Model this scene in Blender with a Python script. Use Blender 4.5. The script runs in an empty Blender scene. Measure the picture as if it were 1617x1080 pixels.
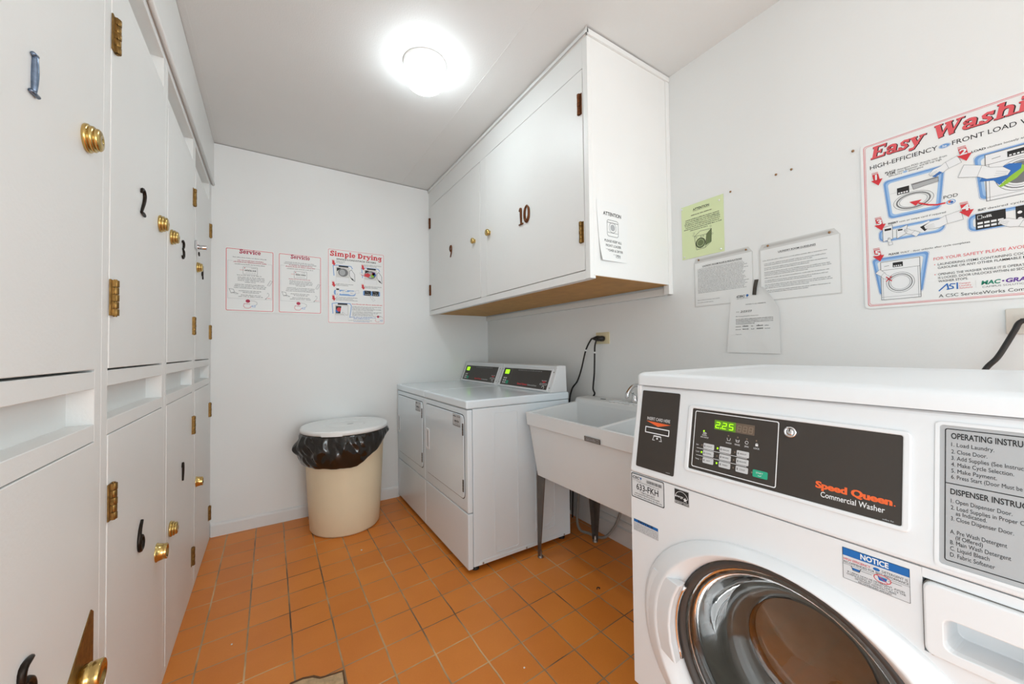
import bpy, bmesh, math, random
from mathutils import Vector, Matrix, noise

S = bpy.context.scene
COL = S.collection
PI = math.pi

# ------------------------------------------------------------------ camera
F_PX, YAW, PITCH, ROLL = 597.7111, 0.568, 0.0205, -0.0122
cam_data = bpy.data.cameras.new('camera')
cam = bpy.data.objects.new('camera', cam_data)
COL.objects.link(cam)
cam_data.sensor_fit = 'HORIZONTAL'
cam_data.sensor_width = 36.0
cam_data.lens = 36.0 * F_PX / 1617.0
cam_data.clip_start = 0.01
fw = Vector((math.sin(YAW) * math.cos(PITCH), math.cos(YAW) * math.cos(PITCH), math.sin(PITCH)))
rt0 = Vector((math.cos(YAW), -math.sin(YAW), 0))
up0 = rt0.cross(fw)
rt = rt0 * math.cos(ROLL) + up0 * math.sin(ROLL)
up = up0 * math.cos(ROLL) - rt0 * math.sin(ROLL)
rot = Matrix((rt, up, -fw)).transposed().to_4x4()
cam.matrix_world = Matrix.Translation((0.3373, 0.0, 1.214)) @ rot
S.camera = cam

# ------------------------------------------------------------------ world, exposure
world = bpy.data.worlds.new('world')
S.world = world
world.use_nodes = True
world.node_tree.nodes['Background'].inputs[0].default_value = (0, 0, 0, 1)
world.node_tree.nodes['Background'].inputs[1].default_value = 0.0
S.view_settings.view_transform = 'Standard'
S.view_settings.look = 'None'
S.view_settings.gamma = 1.0
S.view_settings.use_curve_mapping = False
S.view_settings.exposure = 0.14
LAMP_STRENGTH = 45.0


def fill_light(name, watts, loc, rot, size, col=(0.80, 0.93, 1.0)):  # area light added to brighten the room
    d = bpy.data.lights.new(name, 'AREA')
    d.shape = 'RECTANGLE'
    d.size, d.size_y = size
    d.energy = watts
    d.color = col
    o = bpy.data.objects.new(name, d)
    COL.objects.link(o)
    o.location = loc
    o.rotation_euler = rot
    return o


# unseen fill lights added behind the camera to even the brightness: end, right, left
fill_light('rear_fill_light', 98.0, (1.05, -5.90, 1.40), (math.radians(90), 0, 0), (2.0, 2.4))  # added fill at the far end; no glazing there
fill_light('right_fill_light', 29.0, (2.09, -0.95, 1.45), (math.radians(90), 0, math.radians(90)), (1.3, 1.6))  # added fill for the locker fronts; this wall has no window
fill_light('left_fill_light', 11.0, (0.02, -0.55, 1.05), (math.radians(90), 0, math.radians(-90)), (1.0, 2.0))  # added fill for the appliance fronts; this wall has no opening

# ------------------------------------------------------------------ room measures
W, D, H = 2.110, 3.213, 2.643      # right wall, back wall, ceiling
YF = -6.00                          # wall behind the camera


# ------------------------------------------------------------------ materials
def lin(c):
    c = c / 255.0
    return c / 12.92 if c <= 0.04045 else ((c + 0.055) / 1.055) ** 2.4


def rgb(r, g, b):
    return (lin(r), lin(g), lin(b), 1.0)


_M = {}


def mat(name, col, rough=0.5, metal=0.0, bump=0.0, scale=60.0, var=0.0, vscale=3.0, emit=0.0, spec=0.5, trans=0.0, ior=1.45, coat=0.0):
    if name in _M:
        return _M[name]
    m = bpy.data.materials.new(name)
    m.use_nodes = True
    nt = m.node_tree
    b = nt.nodes['Principled BSDF']
    b.inputs['Base Color'].default_value = rgb(*col)
    b.inputs['Roughness'].default_value = rough
    b.inputs['Metallic'].default_value = metal
    b.inputs['Specular IOR Level'].default_value = spec
    b.inputs['Transmission Weight'].default_value = trans
    b.inputs['IOR'].default_value = ior
    b.inputs['Coat Weight'].default_value = coat
    if emit:
        b.inputs['Emission Color'].default_value = rgb(*col)
        b.inputs['Emission Strength'].default_value = emit
    if bump or var:
        tc = nt.nodes.new('ShaderNodeTexCoord')
    if bump:
        n = nt.nodes.new('ShaderNodeTexNoise')
        n.inputs['Scale'].default_value = scale
        n.inputs['Detail'].default_value = 3
        bp = nt.nodes.new('ShaderNodeBump')
        bp.inputs['Strength'].default_value = bump
        bp.inputs['Distance'].default_value = 0.003
        nt.links.new(tc.outputs['Object'], n.inputs['Vector'])
        nt.links.new(n.outputs['Fac'], bp.inputs['Height'])
        nt.links.new(bp.outputs['Normal'], b.inputs['Normal'])
    if var:
        n2 = nt.nodes.new('ShaderNodeTexNoise')
        n2.inputs['Scale'].default_value = vscale
        n2.inputs['Detail'].default_value = 5
        mx = nt.nodes.new('ShaderNodeMix')
        mx.data_type = 'RGBA'
        mx.inputs[6].default_value = rgb(*[max(0, c * (1 - var)) for c in col])
        mx.inputs[7].default_value = rgb(*[min(255, c * (1 + var * 0.6)) for c in col])
        nt.links.new(tc.outputs['Object'], n2.inputs['Vector'])
        nt.links.new(n2.outputs['Fac'], mx.inputs[0])
        nt.links.new(mx.outputs[2], b.inputs['Base Color'])
    _M[name] = m
    return m


PAINT = mat('white_wall_paint', (238, 238, 236), 0.55, bump=0.10, scale=140, var=0.012, vscale=2)
CEILP = mat('ceiling_paint', (236, 236, 234), 0.6, bump=0.22, scale=160, var=0.015)
CABP = mat('white_gloss_cabinet_paint', (238, 237, 234), 0.42, bump=0.12, scale=120, var=0.012, vscale=4)
BASEP = mat('white_trim_paint', (232, 231, 229), 0.5, bump=0.1, scale=90, var=0.02, vscale=9)
ENAMEL = mat('white_appliance_enamel', (238, 248, 254), 0.2, spec=0.5, coat=0.2)
ENAMEL2 = mat('white_washer_plastic', (234, 235, 236), 0.3, spec=0.5)
SEAM = mat('dark_seam', (40, 38, 36), 0.8)
TUBP = mat('cream_tub_plastic', (236, 238, 238), 0.42, var=0.01)
BRASS = mat('polished_brass', (204, 176, 112), 0.2, metal=1.0)
BRASS2 = mat('aged_brass', (136, 106, 60), 0.40, metal=0.9, var=0.5, vscale=90, bump=0.1, scale=200)
COPPER = mat('brown_bronze', (112, 68, 40), 0.42, metal=0.8, var=0.3, vscale=120)
DIGIT = mat('dark_bronze_digit', (44, 36, 30), 0.35, metal=0.7, var=0.3, vscale=150)
STEELBLUE = mat('blued_steel_digit', (122, 138, 160), 0.28, metal=0.9, var=0.3, vscale=120)
CHROME = mat('chrome', (214, 214, 216), 0.12, metal=1.0)
STEEL = mat('brushed_steel', (150, 146, 142), 0.35, metal=0.9)
LEGM = mat('grey_metal_leg', (112, 106, 100), 0.42, metal=0.6, var=0.15, vscale=15)
RUBBER = mat('black_rubber', (26, 25, 24), 0.5)
PANELK = mat('brown_black_panel', (60, 54, 49), 0.38)
PANELD = mat('darker_panel_print', (44, 40, 37), 0.4)
GREYP = mat('grey_instruction_plate', (178, 179, 180), 0.35)
WOOD = mat('bare_plywood', (196, 146, 78), 0.6, var=0.12, vscale=14)
BEIGE = mat('beige_bin_plastic', (238, 222, 190), 0.45, var=0.03, vscale=6, bump=0.05, scale=90)
LIDP = mat('white_lid_plastic', (247, 247, 245), 0.35)
BAGM = mat('black_bin_bag_plastic', (30, 25, 21), 0.14, spec=0.8, bump=0.5, scale=26)
PAPER = mat('white_paper', (236, 236, 234), 0.6)
PLASTICSHEET = mat('white_sign_board', (240, 240, 238), 0.35)
LIME = mat('lime_paper', (222, 233, 184), 0.65)
SLEEVE = mat('clear_sleeve_edge', (214, 213, 210), 0.25)
INK = mat('ink_black', (34, 33, 33), 0.6)
INKG = mat('ink_grey', (120, 120, 120), 0.6)
INKL = mat('ink_light_grey', (176, 177, 178), 0.6)
RED = mat('ink_red', (214, 52, 60), 0.5)
CRIM = mat('ink_crimson', (178, 34, 70), 0.5)
PINK = mat('ink_soft_red', (226, 92, 98), 0.5)
PINKL = mat('ink_pale_red', (222, 150, 152), 0.5)
BLUE = mat('ink_blue', (52, 112, 186), 0.5)
LBLUE = mat('ink_pale_blue', (158, 192, 230), 0.5)
MBLUE = mat('ink_mid_blue', (112, 158, 214), 0.5)
GREEN = mat('ink_green', (22, 134, 106), 0.5)
LIMEG = mat('ink_lime', (150, 196, 60), 0.5)
PURPLE = mat('ink_purple', (98, 48, 150), 0.5)
ORANGE = mat('ink_orange', (238, 104, 50), 0.5)
WHITE = mat('ink_white', (238, 238, 238), 0.5)
OLIVE = mat('ink_olive', (110, 124, 84), 0.6)
TEAL = mat('teal_button', (46, 168, 132), 0.45)
BUTTON = mat('pale_button', (206, 206, 206), 0.45)
NOTICEB = mat('notice_blue', (24, 104, 178), 0.5)
GLOW = mat('green_display_glow', (150, 232, 20), 0.4, emit=1.3)
LEDOFF = mat('unlit_led', (128, 110, 92), 0.4)
LCD = mat('unlit_display', (108, 92, 78), 0.3)
LCDG = mat('lit_display_back', (88, 130, 30), 0.3, emit=0.35)
IVORY = mat('ivory_outlet_plastic', (222, 208, 170), 0.4)
OFFW = mat('offwhite_outlet_plastic', (222, 216, 206), 0.4)
CORD = mat('black_cord', (32, 30, 29), 0.45)
GREYC = mat('grey_cord', (150, 146, 140), 0.45)
TAPE = mat('dark_tape', (66, 60, 54), 0.6)
GASKET = mat('grey_gasket', (72, 66, 62), 0.45)
DRUM = mat('drum_steel', (190, 185, 176), 0.45, metal=0.25, var=0.25, vscale=9)
DARKTUB = mat('dark_drum_inside', (58, 50, 44), 0.5, var=0.4, vscale=12)
GLASS = mat('door_glass', (232, 231, 228), 0.04, trans=1.0, ior=1.45, bump=0.12, scale=22)
GLOBE = mat('lit_globe', (238, 250, 255), 0.3, emit=LAMP_STRENGTH)
CONC = mat('crumbled_subfloor', (206, 174, 134), 0.9, bump=1.0, scale=45, var=0.35, vscale=38)
CONCD = mat('broken_tile_edge', (110, 78, 52), 0.9, bump=1.0, scale=60, var=0.3, vscale=50)


def globe_material():
    # emission weighted to the underside: more light downwards, less glare on the ceiling
    m = GLOBE
    nt = m.node_tree
    b = nt.nodes['Principled BSDF']
    geo = nt.nodes.new('ShaderNodeNewGeometry')
    sep = nt.nodes.new('ShaderNodeSeparateXYZ')
    mr = nt.nodes.new('ShaderNodeMapRange')
    mr.inputs['From Min'].default_value = 0.0
    mr.inputs['From Max'].default_value = -1.0
    mr.inputs['To Min'].default_value = 0.28 * LAMP_STRENGTH
    mr.inputs['To Max'].default_value = LAMP_STRENGTH
    nt.links.new(geo.outputs['True Normal'], sep.inputs[0])
    nt.links.new(sep.outputs[2], mr.inputs['Value'])
    nt.links.new(mr.outputs['Result'], b.inputs['Emission Strength'])


globe_material()


def tile_material():
    m = bpy.data.materials.new('terracotta_floor_tile')
    m.use_nodes = True
    nt = m.node_tree
    N, L = nt.nodes, nt.links
    b = N['Principled BSDF']
    tc = N.new('ShaderNodeTexCoord')
    sep = N.new('ShaderNodeSeparateXYZ')
    L.new(tc.outputs['Object'], sep.inputs[0])

    def mth(op, a, b_=None, c_=None):
        n = N.new('ShaderNodeMath')
        n.operation = op
        for i, v in enumerate((a, b_, c_)):
            if v is None:
                continue
            if hasattr(v, 'is_linked') or hasattr(v, 'links'):
                L.new(v, n.inputs[i])
            else:
                n.inputs[i].default_value = v
        return n.outputs[0]
    wob = N.new('ShaderNodeTexNoise')
    wob.inputs['Scale'].default_value = 7.0
    wob.inputs['Detail'].default_value = 3
    L.new(tc.outputs['Object'], wob.inputs['Vector'])
    wv = mth('MULTIPLY', mth('SUBTRACT', wob.outputs['Fac'], 0.5), 0.045)
    c = mth('ADD', mth('MULTIPLY', sep.outputs[0], 1 / 0.16), 0.407)
    r = mth('SUBTRACT', mth('SUBTRACT', mth('MULTIPLY', sep.outputs[1], 1 / 0.16), 11.764), mth('MULTIPLY', c, 0.0703))
    c2 = mth('ADD', c, wv)
    r2 = mth('ADD', r, wv)
    fc = mth('FRACT', c2)
    fr = mth('FRACT', r2)
    dc = mth('MINIMUM', fc, mth('SUBTRACT', 1.0, fc))
    dr = mth('MINIMUM', fr, mth('SUBTRACT', 1.0, fr))
    dmin = mth('MINIMUM', mth('SUBTRACT', dc, 0.004), dr)
    grout = mth('SUBTRACT', 1.0, mth('SMOOTHSTEP' if False else 'MULTIPLY', mth('MINIMUM', mth('MAXIMUM', mth('SUBTRACT', dmin, 0.009), 0.0), 0.012), 1 / 0.012))
    comb = N.new('ShaderNodeCombineXYZ')
    L.new(mth('FLOOR', c2), comb.inputs[0])
    L.new(mth('FLOOR', r2), comb.inputs[1])
    wn = N.new('ShaderNodeTexWhiteNoise')
    L.new(comb.outputs[0], wn.inputs['Vector'])
    n1 = N.new('ShaderNodeTexNoise')
    n1.inputs['Scale'].default_value = 5.0
    n1.inputs['Detail'].default_value = 6
    L.new(tc.outputs['Object'], n1.inputs['Vector'])
    n2 = N.new('ShaderNodeTexNoise')
    n2.inputs['Scale'].default_value = 160.0
    n2.inputs['Detail'].default_value = 2
    L.new(tc.outputs['Object'], n2.inputs['Vector'])
    f = mth('ADD', mth('MULTIPLY', wn.outputs['Value'], 0.35), mth('ADD', mth('MULTIPLY', n1.outputs['Fac'], 0.6), mth('MULTIPLY', mth('SUBTRACT', n2.outputs['Fac'], 0.5), 0.3)))
    mx = N.new('ShaderNodeMix')
    mx.data_type = 'RGBA'
    mx.inputs[6].default_value = rgb(216, 122, 40)
    mx.inputs[7].default_value = rgb(243, 150, 60)
    L.new(f, mx.inputs[0])
    gm = N.new('ShaderNodeMix')
    gm.data_type = 'RGBA'
    gm.inputs[6].default_value = rgb(84, 58, 38)
    gm.inputs[7].default_value = rgb(226, 186, 138)
    n3 = N.new('ShaderNodeTexNoise')
    n3.inputs['Scale'].default_value = 3.2
    n3.inputs['Detail'].default_value = 4
    L.new(tc.outputs['Object'], n3.inputs['Vector'])
    L.new(mth('MINIMUM', mth('MAXIMUM', mth('MULTIPLY', mth('SUBTRACT', n3.outputs['Fac'], 0.36), 3.4), 0.0), 1.0), gm.inputs[0])
    fin = N.new('ShaderNodeMix')
    fin.data_type = 'RGBA'
    L.new(grout, fin.inputs[0])
    L.new(mx.outputs[2], fin.inputs[6])
    L.new(gm.outputs[2], fin.inputs[7])
    L.new(fin.outputs[2], b.inputs['Base Color'])
    b.inputs['Roughness'].default_value = 0.42
    bp = N.new('ShaderNodeBump')
    bp.inputs['Strength'].default_value = 0.5
    bp.inputs['Distance'].default_value = 0.002
    L.new(mth('SUBTRACT', mth('MULTIPLY', n1.outputs['Fac'], 0.5), grout), bp.inputs['Height'])
    L.new(bp.outputs['Normal'], b.inputs['Normal'])
    return m


TILE = tile_material()


# ------------------------------------------------------------------ mesh helpers
def origin_of(o):
    v = Vector((0, 0, 0))
    while o is not None:
        v += o.location
        o = o.parent
    return v


class Pl:
    """A flat frame: origin, right, up; normal = right x up."""

    def __init__(s, o, u, v):
        s.o, s.u, s.v = Vector(o), Vector(u).normalized(), Vector(v).normalized()
        s.n = s.u.cross(s.v)

    def P(s, x, y, h=0.0):
        return s.o + s.u * x + s.v * y + s.n * h


def on_right_wall(y, z, x=W):
    return Pl((x, y, z), (0, -1, 0), (0, 0, 1))


def on_back_wall(x, z):
    return Pl((x, D, z), (1, 0, 0), (0, 0, 1))


def on_left_face(y, z, x=0.0):
    return Pl((x, y, z), (0, 1, 0), (0, 0, 1))


_T = {}


def glyphs(s, bold=0.0, shear=0.0):
    k = (s, bold, shear)
    if k not in _T:
        cu = bpy.data.curves.new('tmp_font', 'FONT')
        cu.body = s
        cu.size = 1.0
        cu.offset = bold
        cu.shear = shear
        cu.resolution_u = 3
        ob = bpy.data.objects.new('tmp_font', cu)
        me = ob.to_mesh()
        vs = [(v.co.x, v.co.y) for v in me.vertices]
        fs = [tuple(p.vertices) for p in me.polygons]
        ob.to_mesh_clear()
        bpy.data.objects.remove(ob)
        bpy.data.curves.remove(cu)
        _T[k] = (vs, fs)
    return _T[k]


def rrect(x0, y0, x1, y1, r, seg=5):
    pts = []
    for cx, cy, a0 in ((x1 - r, y1 - r, 0), (x0 + r, y1 - r, 90), (x0 + r, y0 + r, 180), (x1 - r, y0 + r, 270)):
        for i in range(seg + 1):
            a = math.radians(a0 + 90.0 * i / seg)
            pts.append((cx + r * math.cos(a), cy + r * math.sin(a)))
    return pts


def circ(cx, cy, rx, ry=None, n=32, a0=0.0, a1=2 * PI):
    ry = rx if ry is None else ry
    full = abs(a1 - a0 - 2 * PI) < 1e-6
    k = n if full else n - 1
    return [(cx + rx * math.cos(a0 + (a1 - a0) * i / k), cy + ry * math.sin(a0 + (a1 - a0) * i / k)) for i in range(n)]


class MB:
    def __init__(s):
        s.v, s.f, s.mi, s.sm, s.mats = [], [], [], [], []

    def add(s, vs, fs, m, smooth=False):
        if m not in s.mats:
            s.mats.append(m)
        k = s.mats.index(m)
        b = len(s.v)
        s.v += [tuple(v) for v in vs]
        for f in fs:
            s.f.append(tuple(i + b for i in f))
            s.mi.append(k)
            s.sm.append(smooth)
        return s

    def box(s, lo, hi, m):
        x0, y0, z0 = lo
        x1, y1, z1 = hi
        return s.add([(x0, y0, z0), (x1, y0, z0), (x1, y1, z0), (x0, y1, z0), (x0, y0, z1), (x1, y0, z1), (x1, y1, z1), (x0, y1, z1)],
                     [(3, 2, 1, 0), (4, 5, 6, 7), (0, 1, 5, 4), (1, 2, 6, 5), (2, 3, 7, 6), (3, 0, 4, 7)], m)

    # --- flat drawing and prisms on a plane
    def poly(s, pl, pts, h, m):
        return s.add([pl.P(x, y, h) for x, y in pts], [tuple(range(len(pts)))], m)

    def rect(s, pl, x0, y0, x1, y1, h, m):
        return s.poly(pl, [(x0, y0), (x1, y0), (x1, y1), (x0, y1)], h, m)

    def prism(s, pl, pts, h0, h1, m, smooth=False):
        n = len(pts)
        vs = [pl.P(x, y, h0) for x, y in pts] + [pl.P(x, y, h1) for x, y in pts]
        s.add(vs, [tuple(range(n - 1, -1, -1)), tuple(range(n, 2 * n))], m)
        return s.add(vs, [(i, (i + 1) % n, n + (i + 1) % n, n + i) for i in range(n)], m, smooth)

    def frame(s, pl, outer, inner, h0, h1, m, back=True):
        """ring between two loops with the same number of points, from h0 to h1"""
        n = len(outer)
        vs = [pl.P(x, y, h0) for x, y in outer] + [pl.P(x, y, h1) for x, y in outer] + [pl.P(x, y, h1) for x, y in inner] + [pl.P(x, y, h0) for x, y in inner]
        fs = []
        for i in range(n):
            j = (i + 1) % n
            fs += [(i, j, n + j, n + i), (n + i, n + j, 2 * n + j, 2 * n + i), (2 * n + i, 2 * n + j, 3 * n + j, 3 * n + i)]
            if back:
                fs.append((3 * n + i, 3 * n + j, j, i))
        return s.add(vs, fs, m)

    def ring(s, pl, outer, inner, h, m):
        n = len(outer)
        return s.add([pl.P(x, y, h) for x, y in outer] + [pl.P(x, y, h) for x, y in inner],
                     [(i, (i + 1) % n, n + (i + 1) % n, n + i) for i in range(n)], m)

    def stroke(s, pl, pts, w, h, m, closed=False):
        n = len(pts)
        if closed:
            pts = list(pts) + [pts[0]]
        for k_, ((xa, ya), (xb, yb)) in enumerate(zip(pts[:-1], pts[1:])):
            hk = h + (k_ % 4) * 2.5e-5        # overlapping ends must not share one plane
            dx, dy = xb - xa, yb - ya
            l = math.hypot(dx, dy) or 1e-9
            ex, ey = dx / l * w * 0.3, dy / l * w * 0.3
            nx, ny = -dy / l * w / 2, dx / l * w / 2
            s.poly(pl, [(xa - ex - nx, ya - ey - ny), (xb + ex - nx, yb + ey - ny), (xb + ex + nx, yb + ey + ny), (xa - ex + nx, ya - ey + ny)], hk, m)
        return s

    def text(s, pl, body, x, y, cap, h, m, width=None, align='l', bold=0.0, shear=0.0, aspect=1.0):
        vs, fs = glyphs(body, bold, shear)
        if not vs:
            return s
        k = cap / 0.69
        x0 = min(v[0] for v in vs)
        x1 = max(v[0] for v in vs)
        kx = k * aspect if width is None else width / (x1 - x0)
        w = (x1 - x0) * kx
        ox = x - x0 * kx - (0 if align == 'l' else w / 2 if align == 'c' else w)
        return s.add([pl.P(ox + a * kx, y + b * k, h) for a, b in vs], fs, m)

    def dashes(s, pl, x0, x1, y, cap, h, m, seed=0, fill=1.0):
        """a line of print too small to read: little word-length marks"""
        rnd = random.Random(seed)
        x = x0
        end = x0 + (x1 - x0) * fill
        while x < end - cap:
            w = min(rnd.uniform(1.2, 5.0) * cap, end - x)
            k = 0
            xx = x
            while xx < x + w:
                c = cap * rnd.uniform(0.35, 0.6)
                hh = cap * rnd.choice((0.7, 0.7, 0.72, 1.0))
                s.rect(pl, xx, y, xx + c * 0.75, y + hh * 0.3, h, m)
                s.rect(pl, xx, y + hh * 0.3, xx + c * 0.4, y + hh, h, m)
                if rnd.random() < 0.6:
                    s.rect(pl, xx + c * 0.4, y + hh * 0.65, xx + c * 0.75, y + hh, h, m)
                xx += c
            x += w + cap * 0.6
        return s

    # --- round things
    def lathe(s, o, axis, prof, m, seg=32, smooth=True):
        """prof: (radius, height along axis)"""
        o, ax = Vector(o), Vector(axis).normalized()
        t = Vector((0, 0, 1)) if abs(ax.z) < 0.9 else Vector((1, 0, 0))
        e1 = ax.cross(t).normalized()
        e2 = ax.cross(e1)
        vs, fs = [], []
        for r, h in prof:
            for i in range(seg):
                a = 2 * PI * i / seg
                vs.append(o + ax * h + e1 * (r * math.cos(a)) + e2 * (r * math.sin(a)))
        for j in range(len(prof) - 1):
            for i in range(seg):
                k = (i + 1) % seg
                fs.append((j * seg + i, j * seg + k, (j + 1) * seg + k, (j + 1) * seg + i))
        s.add(vs, fs, m, smooth)
        for j, flip in ((0, True), (len(prof) - 1, False)):
            if prof[j][0] > 1e-6:
                idx = [j * seg + i for i in range(seg)]
                s.add([vs[i] for i in idx], [tuple(reversed(range(seg))) if flip else tuple(range(seg))], m)
        return s

    def tube(s, pts, r, m, seg=10, flat=None):
        pts = [Vector(p) for p in pts]
        rs = r if isinstance(r, (list, tuple)) else [r] * len(pts)
        n = len(pts)
        tang = [(pts[min(i + 1, n - 1)] - pts[max(i - 1, 0)]).normalized() for i in range(n)]
        ref = Vector((0, 0, 1)) if abs(tang[0].z) < 0.9 else Vector((1, 0, 0))
        e = tang[0].cross(ref).normalized()
        vs, fs = [], []
        for i in range(n):
            e = (e - tang[i] * e.dot(tang[i])).normalized()
            g = tang[i].cross(e)
            for k in range(seg):
                a = 2 * PI * k / seg
                vs.append(pts[i] + e * (rs[i] * math.cos(a)) + g * (rs[i] * math.sin(a)))
        for i in range(n - 1):
            for k in range(seg):
                k2 = (k + 1) % seg
                fs.append((i * seg + k, i * seg + k2, (i + 1) * seg + k2, (i + 1) * seg + k))
        fs += [tuple(reversed(range(seg))), tuple(range((n - 1) * seg, n * seg))]
        return s.add(vs, fs, m, True)

    def loft(s, loops, m, smooth=True, cap0=False, cap1=False):
        n = len(loops[0])
        vs = [p for l in loops for p in l]
        fs = [(j * n + i, j * n + (i + 1) % n, (j + 1) * n + (i + 1) % n, (j + 1) * n + i) for j in range(len(loops) - 1) for i in range(n)]
        s.add(vs, fs, m, smooth)
        if cap0:
            s.add(loops[0], [tuple(reversed(range(n)))], m)
        if cap1:
            s.add(loops[-1], [tuple(range(n))], m)
        return s

    def build(s, name, parent=None, loc=None, bevel=0.0, seg=2, fix=True):
        me = bpy.data.meshes.new(name)
        o = bpy.data.objects.new(name, me)
        COL.objects.link(o)
        if parent is not None:
            off = origin_of(parent)
            o.parent = parent
        else:
            off = Vector(loc) if loc is not None else Vector((0, 0, 0))
            o.location = off
        me.from_pydata([tuple(Vector(v) - off) for v in s.v], [], s.f)
        for m in s.mats:
            me.materials.append(m)
        for p, k, sm in zip(me.polygons, s.mi, s.sm):
            p.material_index = k
            p.use_smooth = sm
        if bevel or fix:
            bm = bmesh.new()
            bm.from_mesh(me)
            if bevel:
                bmesh.ops.remove_doubles(bm, verts=bm.verts, dist=1e-6)
            if fix:
                bmesh.ops.recalc_face_normals(bm, faces=bm.faces)
            bm.to_mesh(me)
            bm.free()
        me.update()
        if bevel:
            b = o.modifiers.new('bevel', 'BEVEL')
            b.width = bevel
            b.segments = seg
            b.limit_method = 'ANGLE'
            b.angle_limit = math.radians(38)
        return o


def flat(mb, name, parent=None, loc=None):
    """printed marks: keep the drawn face directions"""
    return mb.build(name, parent, loc, fix=False)


def tag(o, label, cat, group=None):
    o['label'] = label
    o['category'] = cat
    if group:
        o['group'] = group
    return o


def thing(name, label, cat, loc, group=None):
    o = bpy.data.objects.new(name, None)
    o.empty_display_size = 0.05
    COL.objects.link(o)
    o.location = loc
    return tag(o, label, cat, group)


def struct(mb, name, bevel=0.0):
    o = mb.build(name, bevel=bevel)
    o['kind'] = 'structure'
    return o


def part_label(o, label):
    o['label'] = label
    return o


def smooth_path(pts, n=6):
    """Catmull-Rom through the points"""
    pts = [Vector(p) for p in pts]
    out = []
    for i in range(len(pts) - 1):
        p0, p1, p2, p3 = pts[max(i - 1, 0)], pts[i], pts[i + 1], pts[min(i + 2, len(pts) - 1)]
        for k in range(n):
            t = k / n
            out.append(0.5 * ((2 * p1) + (p2 - p0) * t + (2 * p0 - 5 * p1 + 4 * p2 - p3) * t * t + (3 * p1 - p0 - 3 * p2 + p3) * t ** 3))
    out.append(pts[-1])
    return out


# ------------------------------------------------------------------ room shell
struct(MB().box((-0.45, YF - 0.1, -0.06), (W + 0.25, D + 0.12, 0.0), TILE), 'floor')
cm = MB().box((-0.45, YF - 0.1, H), (W + 0.25, D + 0.12, H + 0.06), CEILP)
for sx in (0.04, 1.28):
    cm.box((sx - 0.0025, YF, H - 0.0012), (sx + 0.0025, D - 0.001, H + 0.001), CEILP)
struct(cm, 'ceiling')
struct(MB().box((-0.45, D, 0.0), (W + 0.2, D + 0.12, H - 0.004), PAINT), 'wall_back')
wr = MB()
prof = [(W, 0.70), (W, H), (W + 0.2, H), (W + 0.2, 0.0), (2.20, 0.0), (2.20, 0.70)]
wr.prism(Pl((0, D, 0), (1, 0, 0), (0, 0, 1)), prof, 0.0, D - YF, PAINT)
struct(wr, 'wall_right')
struct(MB().box((-0.45, YF - 0.1, 0.0), (W + 0.2, YF, H), PAINT), 'wall_front')
wl = MB().box((-0.45, YF, 0.0), (0.0, 0.640, H), PAINT)
wl.box((-0.45, 0.640, 0.0), (-0.39, D, H), PAINT)
struct(wl, 'wall_left')
bb = MB()
bb.prism(Pl((0.004, D, 0), (0, 1, 0), (0, 0, 1)), [(0.0, 0.0), (-0.014, 0.0), (-0.014, 0.072), (-0.010, 0.082), (-0.003, 0.088), (0.0, 0.088)], 0.0, 1.24, BASEP)
struct(bb, 'baseboard_back')
bb = MB()
bb.prism(Pl((2.20, 0.75, 0), (1, 0, 0), (0, 0, 1)), [(0.0, 0.0), (-0.028, 0.0), (-0.028, 0.095), (-0.012, 0.10), (-0.012, 0.135), (0.0, 0.135)], 0.0, -1.12, BASEP)
struct(bb, 'baseboard_right')
# soffit above the lockers with its little bead
sf = MB().box((-0.39, 0.640, 2.352), (0.014, D - 0.001, H - 0.004), CABP)
sf.tube([(0.012, 0.642, 2.352), (0.012, D - 0.002, 2.352)], 0.008, CABP, 8)
struct(sf, 'trim_1')
# cleat on the wall under the wall cabinet, ending in a block
tr = MB().box((W - 0.018, 1.24, 1.492), (W, D - 0.001, 1.530), CABP)
tr.box((W - 0.034, 1.206, 1.492), (W, 1.240, 1.545), CABP)
struct(tr, 'trim_2', bevel=0.003)


# ------------------------------------------------------------------ small hardware
def knob_mesh(pl, x, y, kind, r=0.030):
    mb = MB()
    o = pl.P(x, y, 0)
    if kind == 'stepped':
        p = [(r * 0.96, 0.0), (r, 0.003), (r * 1.0, 0.009), (r * 0.94, 0.012), (r * 0.84, 0.0125), (r * 0.84, 0.014), (r * 0.90, 0.016), (r * 0.90, 0.022), (r * 0.84, 0.025),
             (r * 0.72, 0.0255), (r * 0.72, 0.027), (r * 0.78, 0.029), (r * 0.77, 0.035), (r * 0.68, 0.039), (r * 0.40, 0.042), (r * 0.16, 0.042), (r * 0.13, 0.038), (0.0005, 0.038)]
    elif kind == 'cone':
        p = [(r, 0.0), (r, 0.003), (r * 0.92, 0.006), (r * 0.80, 0.030), (r * 0.82, 0.038), (r * 0.80, 0.040), (r * 0.62, 0.040), (r * 0.58, 0.036), (0.0005, 0.036)]
    elif kind == 'barrel':
        p = [(r * 0.8, 0.0), (r, 0.010), (r * 1.04, 0.024), (r * 1.0, 0.026), (r * 1.06, 0.036), (r * 1.05, 0.042), (r * 1.08, 0.052), (r * 1.0, 0.056), (r * 0.86, 0.056), (r * 0.8, 0.05), (0.0005, 0.05)]
    else:   # small round
        p = [(r * 0.7, 0.0), (r * 0.6, 0.005), (r * 0.95, 0.012), (r, 0.018), (r * 0.9, 0.024), (r * 0.7, 0.027), (r * 0.62, 0.0255), (r * 0.4, 0.028), (0.0005, 0.0285)]
    k = {'stepped': 0.60, 'cone': 0.72, 'barrel': 0.62}.get(kind, 1.0)
    mb.lathe(o, pl.n, [(a, b * k) for a, b in p], BRASS, 28)
    return mb


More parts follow.
